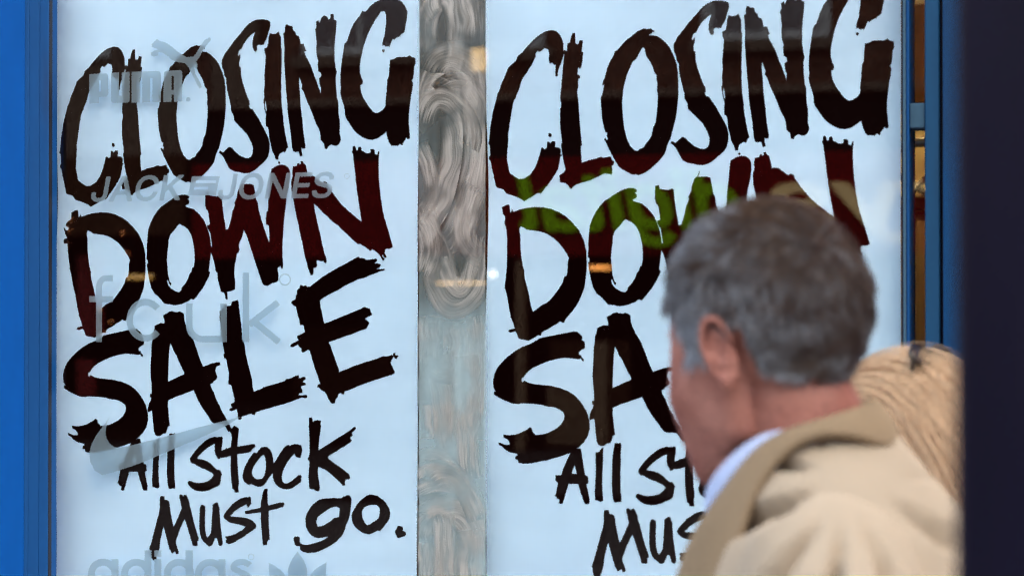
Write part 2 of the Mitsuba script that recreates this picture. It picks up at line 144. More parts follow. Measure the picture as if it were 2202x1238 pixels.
('A', ['211.1,-9.9 218.6,-5.9 221.9,-3.4 228.3,-2 231.6,-3.4 239.1,-4 243.4,-2.6 247.7,-4.5 251.4,-6.9 252.1,-16.7 255.3,-26.5 261.8,-38.2 270.4,-51.8 275.7,-65.5 281.1,-79.1 285.4,-88.8 289.7,-98.2 298.2,-95 306.7,-92.2 315.3,-90.6 321.6,-90.1 322.7,-94 318.5,-96.4 315.3,-97.4 313.2,-104.2 315.3,-110 317.4,-115.8 315.3,-119.8 310,-122.7 308.9,-125.7 304.2,-127.6 305.7,-133.5 311.1,-143.1 316.4,-156.7 321.8,-164.4 326,-174.1 332.4,-183.7 337.7,-192.4 344.1,-202.9 345.1,-206.8 338.8,-209.8 334.5,-203.1 330.3,-197.3 323.9,-195.1 313.3,-195.6 309,-194.2 304.8,-189.9 298.4,-180.3 292,-172.6 287.7,-166.8 281.2,-157.1 275.9,-146.5 271.6,-138.7 261.9,-142.1 249.1,-146.8 236.2,-150.9 222.2,-156.9 222.2,-167.7 223.7,-181.4 225,-191.2 226.5,-200.9 222.2,-203 220.1,-210.8 217.9,-214.4 212.5,-214.9 209.3,-217.9 202.8,-220 197.4,-217.1 194.8,-211.3 193,-195.6 191.9,-183.8 190.8,-175 183.2,-178 182.1,-175.1 183.2,-170.2 185.4,-162.3 188.6,-158.3 189.7,-152.4 186.9,-151.5 187.5,-146.5 190.8,-146.5 190.3,-132.7 189,-117 188.1,-101.3 188.9,-87.5 189.5,-73.8 190.1,-60 191.6,-50.2 192.3,-40.4 194.9,-34.4 195.3,-27.6 202.4,-24.6 207.9,-22.6 214.3,-23.6 213.9,-16.7'], ['225.6,-57.5 229.5,-63.8 232.8,-71.6 238.2,-79.4 242.5,-89.1 247.9,-98.9 253.3,-108.6 252.9,-111.6 242.6,-115.6 231.8,-120.6 222.1,-124.6 222.1,-112.8 222.7,-97.1 223.1,-81.4 224.1,-67.7']),
('L', ['328.6,3.4 328.6,8.6 331.5,10.7 333.4,9.5 334.3,6.5 342,7.7 342.9,13 346.7,15.2 354.3,16.5 356.2,13.8 357.2,3.4 359.7,-14.1 362,-29.8 363,-40.3 363,-50.8 365.8,-52.5 368.7,-64.7 370.6,-76.9 374.4,-90.8 378.2,-104.7 382.1,-118.6 383,-127.3 384.9,-136 385.9,-140.3 394.4,-136.8 401.9,-134.4 403.8,-132 415.1,-129.1 426.4,-126 437.7,-122.4 443.3,-120.6 444.2,-118 451.7,-117.1 460.2,-113.5 467.6,-110.4 469.1,-112.6 468.6,-116.1 473.2,-115.2 477,-113.4 481.1,-114.2 481.6,-117.7 477,-120.3 476,-122.9 481.6,-124.6 480.7,-128 477,-128.4 472.3,-129.9 472.9,-133.3 475.5,-136.7 475.1,-140.5 469.5,-142 467.7,-145.1 475.1,-145.4 482.6,-144.4 484.8,-147.9 482.6,-149.6 473.3,-149.2 463.9,-152.4 454.6,-156 441.5,-160.5 426.5,-164.2 411.4,-168.7 398.2,-172.4 389.7,-175.6 387.8,-179.5 383.1,-179.2 382.1,-177 371.7,-180.6 364.1,-182.4 362.6,-187.7 359.4,-188.6 356.9,-186.9 355.6,-178.2 353.7,-169.5 347,-173.1 342.2,-173.5 339.8,-171.4 342.2,-168.8 346,-167.9 343.2,-164.4 343.2,-161.8 349.8,-158.2 349.8,-152.1 347,-141.7 344.1,-131.2 343.1,-128.6 338.4,-127.8 338.9,-119 339.7,-112 337.4,-99.8 335.4,-91.1 333.5,-84.1 329.7,-82.4 328.7,-76.3 330.6,-74.5 327.8,-61.4 325.4,-49.2 323.5,-35.2 321.6,-21.2 320.4,-10.6 321,-1.9'], []),
('E', ['470.8,42.2 474.3,42.2 476.7,40 481.4,42.2 483.7,38.9 488.4,39.3 500.1,47.6 511.8,56.2 525.8,63.7 539.7,71.3 556,78.7 569.9,86.2 578,90.1 580.3,87.9 588.4,87.2 591.2,83.9 599.9,84.9 610.3,86.4 611.4,83.3 606.8,78.4 612.6,78.4 617.9,76.2 616,71.9 610.3,68.7 617.2,68.7 624.7,68.6 624.1,66.5 618.3,65.4 606.8,61.2 599.9,59 588.4,54.1 576.9,51.6 565.3,46.2 551.4,39.8 539.8,33.3 525.8,26.9 514.2,21 507.2,16 508.3,6.3 511.9,-9 515.4,-23.1 525.9,-19.8 537.5,-15.4 551.4,-10 565.3,-4.6 579.2,0.8 588.4,5.1 591.9,4.1 597.7,2.3 600,-3.5 602.7,-7.8 594.2,-12.1 588.5,-15.4 593.1,-17.5 597.2,-21.8 595.4,-26.1 591.9,-31.5 581.6,-34.8 567.7,-40.3 551.5,-45.3 537.5,-50.1 523.6,-54.5 527.1,-61 530.6,-71.8 535.2,-82.6 538.7,-93.4 542.2,-99.9 542.2,-105.3 553.8,-100.9 567.7,-95.4 583.9,-89.8 600,-85.4 611.5,-81.7 620.7,-78.2 629.9,-77.7 637.9,-75.5 639.5,-79.8 636.8,-84.1 634.9,-88.4 637.9,-94.8 641.3,-101.2 642.7,-105.5 636.8,-108.8 625.3,-112.1 611.6,-116.5 597.8,-121 581.6,-126.5 565.4,-133.2 552.7,-137.7 551.6,-142 547.4,-142.7 545.7,-139.9 541.1,-142.1 539.9,-147.5 535.8,-151.9 534.8,-157.4 530.7,-158.9 527.2,-157.5 524.1,-152.1 520.2,-144.5 515.5,-138.1 509.6,-136 507.3,-132.7 502.2,-130.6 503.8,-126.7 508.5,-125.1 503.8,-113.2 497.9,-98.1 493.2,-82.9 488.5,-68.8 485,-67.7 478,-72.1 473.3,-71.1 473.2,-64.5 468.5,-62.4 467.4,-58 457.9,-63.5 453.2,-62.4 453.7,-59.2 460.3,-55.2 468.5,-51.5 465.5,-47.1 466.2,-43.9 474.4,-40.6 479.6,-37.7 477.9,-28.6 476.7,-25.3 470.9,-25.3 469.7,-17.7 465.4,-4.6 462.6,6.3 459,7.4 454.3,11.7 455.5,14.6 462.6,18.3 462.6,24.8 464.9,27 464.9,33.5 469.6,36.8', '638.6,-78.1 640.2,-72.2 643.6,-72.2 643.2,-75.9 647,-76.5 649.8,-77.1 647,-79.3 645.9,-81.9 643.2,-81.9 641.8,-79.3'], []),
('A', ['151.1,-227.9 158.7,-225.9 162.7,-224.4 167.4,-224.5 169.1,-231.8 170.9,-243.3 173.3,-256.9 175.6,-268.4 179.1,-269.4 180.8,-272 180.2,-275.1 181.2,-278.2 180.3,-280.9 177.4,-282 179.1,-289.3 181.5,-298.7 183.2,-307 182.6,-313.8 178,-315 175.1,-314 172.8,-309.4 170.4,-301.6 168.1,-296.9 165.2,-287.5 163.4,-282.3 146.6,-282.7 144.8,-290.1 141.9,-298.6 139.6,-307 136.7,-315 133.8,-315.8 130.3,-314.6 131.5,-310.4 130.9,-308.3 126.8,-306.8 126.2,-304.2 123.3,-303.2 125.6,-298.9 126.8,-290.5 129.1,-282 124.4,-277.4 125,-269 134.3,-268.8 137.8,-257.6 144.2,-243.8 148.8,-234.3'], ['157.1,-250.5 160.8,-266 152.2,-266.2']),
('l', ['205,-222.3 206.2,-223.3 206,-232.2 205.6,-250 204.9,-265.7 204.3,-281.4 205.2,-296 206.3,-307 202.9,-310.5 198.8,-309.2 196.5,-307.7 192.5,-307.8 192.4,-292.1 193,-276.4 193.8,-260.7 193.2,-248.1 192.9,-230.3 198.1,-229.7 201,-226'], []),
('l', ['225.7,-214.6 228.6,-214 232.1,-214.8 236.1,-213.4 236.7,-217 236.2,-228.5 236,-244.2 235.6,-259.8 235.4,-275.5 235.7,-291.1 236.8,-301.5 237.1,-309.3 232.2,-309.2 227.6,-310.6 224.2,-309.1 222.4,-301.9 221.3,-289.4 221.2,-275.8 221.6,-260.1 221.8,-244.4 222.9,-231.9 224.6,-220.4'], []),
('St', ['312.5,-218.1 317,-219.2 321.4,-218.4 325.9,-217.8 328.1,-220.4 327.6,-228.5 326.3,-236.7 325.9,-242 331.7,-240.3 334.2,-237.7 339.3,-237 343.7,-235.2 344.6,-225.9 345.4,-218.9 344.3,-213.7 341.2,-208.5 345.6,-203.2 347.5,-200.2 350,-198.4 352.6,-200.2 358,-203 358.3,-208.2 357.3,-216.4 356.5,-224.5 356,-234.4 364.7,-233.1 374.8,-231.1 384.9,-229.6 388,-229.7 389.3,-233.2 387.4,-236.1 383.6,-237.9 381.7,-242.6 374.8,-244.2 364.7,-246.2 355.8,-247.5 355.8,-257.1 356.5,-268.7 357.1,-280.3 358.4,-291.9 359,-298.9 357.4,-300.6 358.2,-312.8 354.6,-312.9 350.2,-313.3 349.6,-309 346.4,-307.3 345.1,-299.2 343.8,-286.4 343.2,-273.6 343.1,-259.7 343.1,-250.4 335.5,-252.8 329.1,-254.1 324,-253.7 322.8,-256 319,-256.7 317,-252.1 314.5,-248.6 312.8,-241.6 313.6,-231.1 311.3,-230.6 304.9,-234.2 297.2,-239.6 289.5,-245.6 283.1,-251.6 279.3,-256.3 284.4,-257.4 292.1,-258.4 299.8,-261.2 306.2,-265.1 312.6,-270.8 317.7,-275.4 322.2,-275 324.7,-278.1 326.9,-282.7 325.1,-286.9 324.1,-295 322.2,-300.3 317.8,-303.9 311.4,-306.4 303.7,-310.1 296,-312.3 285.8,-313 275.5,-311.6 269.1,-308 264,-303.5 261.4,-300.6 261.6,-297.7 263.9,-295.3 268.4,-295.8 274.2,-298 283.2,-298.9 292.2,-297.5 299.9,-295 306.2,-290.8 311.3,-284.3 307.5,-280.8 301.1,-277.5 293.4,-274.2 285.7,-271.6 278,-268.1 273.5,-265.2 270.3,-265.9 267.1,-262.4 265.8,-257.8 267.1,-254.2 271.6,-248.9 278,-241.1 285.7,-233.4 294.6,-226.2 303.6,-220.8'], []),
('oc', ['386.4,-244.3 388.9,-243.8 391,-245.4 394.8,-241 399,-236.3 403.2,-234.3 407.4,-233.7 411.6,-234.5 414.1,-236.8 417.4,-238.7 419.9,-244.4 421.6,-251.3 423.3,-261.3 425,-259.7 430,-251.9 435,-244.1 440,-237.1 445,-232 449.1,-230.1 452.9,-231.8 456.6,-229.4 461.6,-228.2 466.6,-228.5 469.1,-229.6 472,-229.5 474.1,-232.6 475.3,-238.7 474.1,-243.3 472.8,-247.2 472,-251 467.4,-251.1 464.1,-249.7 461.6,-247 461.2,-244.3 456.6,-248.3 451.7,-254.5 446.7,-261.6 442.5,-269.3 439.6,-277.1 437.9,-284.8 438.8,-291 441.7,-294.8 445,-295.5 449.2,-294.6 455,-291.8 460,-288.2 464.2,-285 468.3,-281.1 471.6,-280.6 474.9,-283.6 472.9,-286.7 474.1,-289.8 472.5,-292.9 468.3,-295.7 461.7,-300.4 455,-304.1 446.7,-305.4 438.4,-304.5 431.7,-301.2 426.7,-296.7 423.3,-291.3 421.7,-286 421.2,-278.3 418.3,-282.2 413.3,-288.5 408.3,-295.6 403.3,-300.3 398.2,-302.4 393.2,-302.1 386.5,-300 381.4,-297.4 378.1,-299.8 373.9,-298.3 368.8,-294.2 366.3,-289.6 365.4,-284.2 367.1,-277.2 369.6,-268.6 373,-263.1 378,-254.5 382.2,-249'], ['405.3,-247.4 407.4,-252.4 409.1,-260 409.1,-267.8 408.3,-274.7 405.8,-282.5 402.4,-287.6 399.1,-289.6 396.5,-289 392.3,-289.8 388.1,-287.5 384.8,-284.5 382.7,-279.9 383.5,-274.5 386.4,-267.5 391.5,-260.4 396.5,-254.1 401.5,-249.4']),
('k', ['487.3,-182.6 491.9,-182.5 493.6,-185.8 494.1,-190.6 497.8,-187.6 503,-186.9 509.3,-188 508.5,-193.5 509.5,-197.1 508,-205.6 506.3,-217.7 505.4,-229.9 505,-237.8 512.2,-234 522.6,-227.7 533,-220.9 543.4,-214.7 553.8,-208.4 562.8,-202.9 569.3,-197.6 571.9,-197.9 572.9,-200.3 570.6,-203.3 564.8,-207 567.7,-210.6 566.1,-213.3 563.5,-214.1 563.1,-217.3 565.2,-220.3 563.5,-223.4 556.4,-227.7 547.3,-233.3 538.2,-238.9 529.1,-244 522,-249 522.6,-251.4 530.4,-257.3 539.5,-263.1 548.6,-268.3 556.4,-273.6 561.6,-277.7 563.5,-282.5 560.9,-285.6 555.1,-286 553.8,-289.4 554.1,-294.8 551.9,-297 549.3,-296.1 543.4,-290.2 535.7,-283.7 527.8,-277.3 520,-272 512.2,-268.5 504.4,-265.7 503.7,-273.6 504.6,-283.3 506.4,-291.7 507.7,-300.2 506.8,-306.8 501.8,-307.3 497.9,-305.9 496.6,-304.1 491.3,-303.6 488.7,-302.4 487.7,-292.1 486.7,-283.7 487.4,-272.7 488.4,-264.2 488.4,-256.3 485.8,-254.5 485.4,-252.1 487.6,-249 488.7,-242.3 488.4,-227.8 488,-212 487.3,-197.4'], []),
('M', ['208.3,-324 211.7,-322.9 215.8,-323.8 216.9,-330 221.5,-329.9 225,-331.9 226.5,-337.6 227.3,-345.9 229.1,-354.2 230.8,-363.6 233.1,-371.9 234.3,-376 238.3,-368.6 242.8,-359.1 246.3,-350.6 250.3,-343.2 248.5,-338.1 247.2,-330.8 245.3,-324.6 245.6,-320.4 248.5,-319.1 251.4,-320.3 252.5,-323.4 254.8,-320 258.8,-319.6 260.5,-323.2 262.3,-326.8 264,-329.3 265.1,-336.6 268,-345.9 270.9,-356.2 273.8,-367.5 277.2,-377.8 280.6,-387.1 283.1,-394.3 282.9,-397.4 280.4,-399 280.9,-406.8 277.2,-407.8 271.5,-407.1 269.8,-400.9 266.9,-392.7 264.1,-384.5 261.2,-376.2 258.3,-368 255.5,-361.8 252,-368.2 247.5,-377.7 243.5,-387.2 240.6,-394.6 238.3,-400.9 239.5,-407.1 242.4,-414.3 244.1,-418.4 243.5,-422.1 238.9,-423 237.8,-419.2 234.9,-418.7 233.8,-421.4 230.3,-421.5 228,-416.9 225.7,-413.8 225.1,-410.7 222.2,-401.4 219.3,-391.1 216.5,-381.8 214.7,-376.1 212.4,-382.9 210.1,-392.4 207.8,-401.9 207.3,-410.2 206.1,-416.6 203.9,-423.9 201,-430.3 200.4,-434.5 196.9,-435.5 194.1,-435.3 193.5,-433.5 190.6,-431.7 188.8,-426.5 188.2,-418.2 186.5,-416.2 188.8,-409.8 192.3,-399.2 195.1,-388.7 198.6,-376 202,-364.4 205.4,-352.8 207.7,-343.3 207.1,-333.9 207.1,-328.7'], []),
('u', ['286.7,-337 289.3,-335.7 291.5,-336.8 295.2,-338.9 295,-349.4 294.7,-359.1 294.7,-370.8 295.5,-380.5 297.4,-388.3 300.1,-392.1 302.7,-389.1 306.5,-383.1 307.5,-368.5 308,-354.9 308.8,-344.2 309,-335.4 312.8,-332.9 315.9,-330.8 319.1,-332.2 320.5,-337.5 322.3,-340.9 321.8,-345.7 322.9,-354.4 323.8,-366.1 325,-375.7 326.6,-385.4 328,-394.1 328.8,-401.8 326.7,-405.3 323,-405.7 320.8,-403.1 319.8,-398.2 318.2,-393.4 316,-392 313.9,-393.1 312.3,-397.5 309.1,-404.4 306,-406.9 301.2,-406.6 296.9,-402.4 292.1,-399.6 288.4,-394.4 285.7,-386.7 284.1,-378 283.7,-365.3 284.3,-351.7 285.1,-341.9'], []),
('s', ['369.4,-321.2 375.7,-320.6 377.3,-319.5 380.4,-320.4 381.5,-323.8 381,-327.7 382,-331 381.5,-332.5 378.9,-334 378.3,-337.4 375.7,-338 373.6,-336.1 372.6,-332.7 367.3,-335.3 361,-338.8 354.6,-342.9 347.2,-348.4 347.2,-349.9 342,-352.9 344.1,-354.8 351.5,-354.8 361,-355.3 370.5,-356 378.9,-358.2 385.2,-360.9 389.4,-365.1 391.5,-369.9 389.4,-373.8 384.2,-377.8 376.8,-382.4 369.5,-387.5 361,-392.6 352.6,-397.2 345.2,-400.8 338.9,-402 334.6,-399.7 334.4,-396.3 336.7,-393.8 333.5,-391 334.1,-388.6 338.8,-388.4 346.2,-386.7 353.6,-383.6 361,-379.5 367.3,-375.4 371,-371.5 367.3,-370.1 358.9,-367.9 350.4,-366.3 340.9,-364.8 335.1,-361.4 331.4,-358.1 329.8,-354.3 331.4,-350.3 337.7,-342.4 346.2,-333.4 354.6,-327.4 362,-323.3'], []),
('t', ['406.1,-305.8 409.3,-305.2 412.2,-305.6 411.9,-313.3 412.2,-323 413,-334.1 418.7,-332.4 427.1,-330.3 435.4,-328.2 439.6,-327.6 442.7,-328.9 443.5,-331.8 441.2,-333.3 440.6,-336.2 435.4,-337 426,-340 414.5,-342.2 414.4,-351.8 414.6,-365.3 415.6,-376.9 416.2,-386.5 417.2,-391.3 412.5,-394.3 411.5,-400.6 407.8,-401.2 404.7,-401.8 403.1,-394.6 402,-383.1 401,-371.5 399.9,-358 399.9,-346 390.4,-347.2 379.9,-348.8 371,-349.7 370.3,-347.3 369.4,-344.9 375.7,-343.3 386.2,-341.1 395.7,-338.7 399.4,-337.3 400.1,-327.2 402,-318.4 403.5,-311.6'], []),
('g', ['551.7,-314.8 555.2,-314.2 559.3,-312.2 563.4,-314 566,-319.2 565.5,-326.8 564.4,-336.4 563.2,-345.9 560.9,-354.6 557.3,-361.4 554.8,-370 551.7,-377.7 548.6,-382.6 544.6,-385.6 541,-390.5 536.9,-393 530.7,-397.5 520.5,-403 510.2,-407.7 501.9,-410.4 493.7,-411.1 488.5,-412 484.4,-410.9 478.2,-409.7 474.5,-407 473.5,-404.1 474.5,-401.7 471.4,-400.3 468.3,-401.4 464.7,-399.1 462.6,-393.9 461.6,-389.1 463.1,-384.8 467.3,-385.1 469.9,-384.3 473,-386.9 472.8,-392.6 475.1,-396.4 479.2,-398.2 486.4,-398.4 494.7,-396.7 504,-393.5 512.2,-390.9 519.4,-387.3 525.1,-382.8 520.4,-383.5 514.3,-385.1 507.1,-386.3 499.8,-385.1 493.6,-381.4 487.4,-374.9 483.8,-367.4 482.5,-359.7 482.8,-351.1 485.9,-343.3 490.5,-335.6 496.7,-328.7 504.9,-322.7 513.2,-319.6 520.4,-318.7 526.5,-318.8 534.8,-317.3 539.9,-318 547.1,-317.8'], ['504.5,-351.4 510.1,-346.5 518.3,-341 526.6,-335.5 533.7,-332.9 538.9,-331.8 541.9,-334.1 544.8,-335 544.5,-342.7 543.5,-349.4 538.9,-350.9 533.8,-351.6 530.7,-355.5 524.5,-359.5 518.4,-363.5 511.2,-366.1 505.5,-367.5 504.5,-363.9 502.4,-361.1 501.9,-356.8 504.5,-357.2 503.4,-353.4']),
('o', ['598.3,-310.5 602.3,-310.3 607.2,-311.7 612.9,-312.3 616.9,-315.2 621.8,-318.1 626.6,-322.5 630.7,-327.7 633.9,-333.7 635.5,-339.7 635.1,-345.8 633.1,-351.9 629.1,-358.1 624.2,-363.5 620.2,-368.2 618.2,-370.5 615.7,-371 613.7,-369.9 608.9,-372.7 603.2,-375.6 597.5,-376.9 591,-375.9 584.5,-373.5 578,-369.5 573.1,-365.1 569.4,-359.9 567,-353.8 566.5,-347 567.8,-340.9 571.4,-335.4 573.9,-331.9 574.7,-328.5 579.6,-323.8 585.3,-318.3 591,-313.6'], ['605.6,-327.3 610.4,-327.4 614.5,-329.7 616.9,-333.4 616.8,-338.7 616.3,-344.8 614.5,-349.8 610.5,-353.3 604,-357.3 598.3,-360.9 595.9,-362.1 593,-361.1 589.4,-356.2 586.1,-350.2 584.9,-344.2 585.3,-338.1 588.1,-333.1 593.4,-329.5 599.1,-327.8']),
('.', ['648.8,-361.7 650.9,-361.1 654.9,-361.7 658.1,-362.9 658.9,-367 658.1,-369.7 661.3,-370 664.1,-372.5 663.7,-376.7 660.5,-378.7 656.5,-380 652.5,-381.6 649.3,-381.7 647.6,-379.5 646,-375.8 644.3,-372.4 644.8,-369.7 647.2,-366.6'], [])]
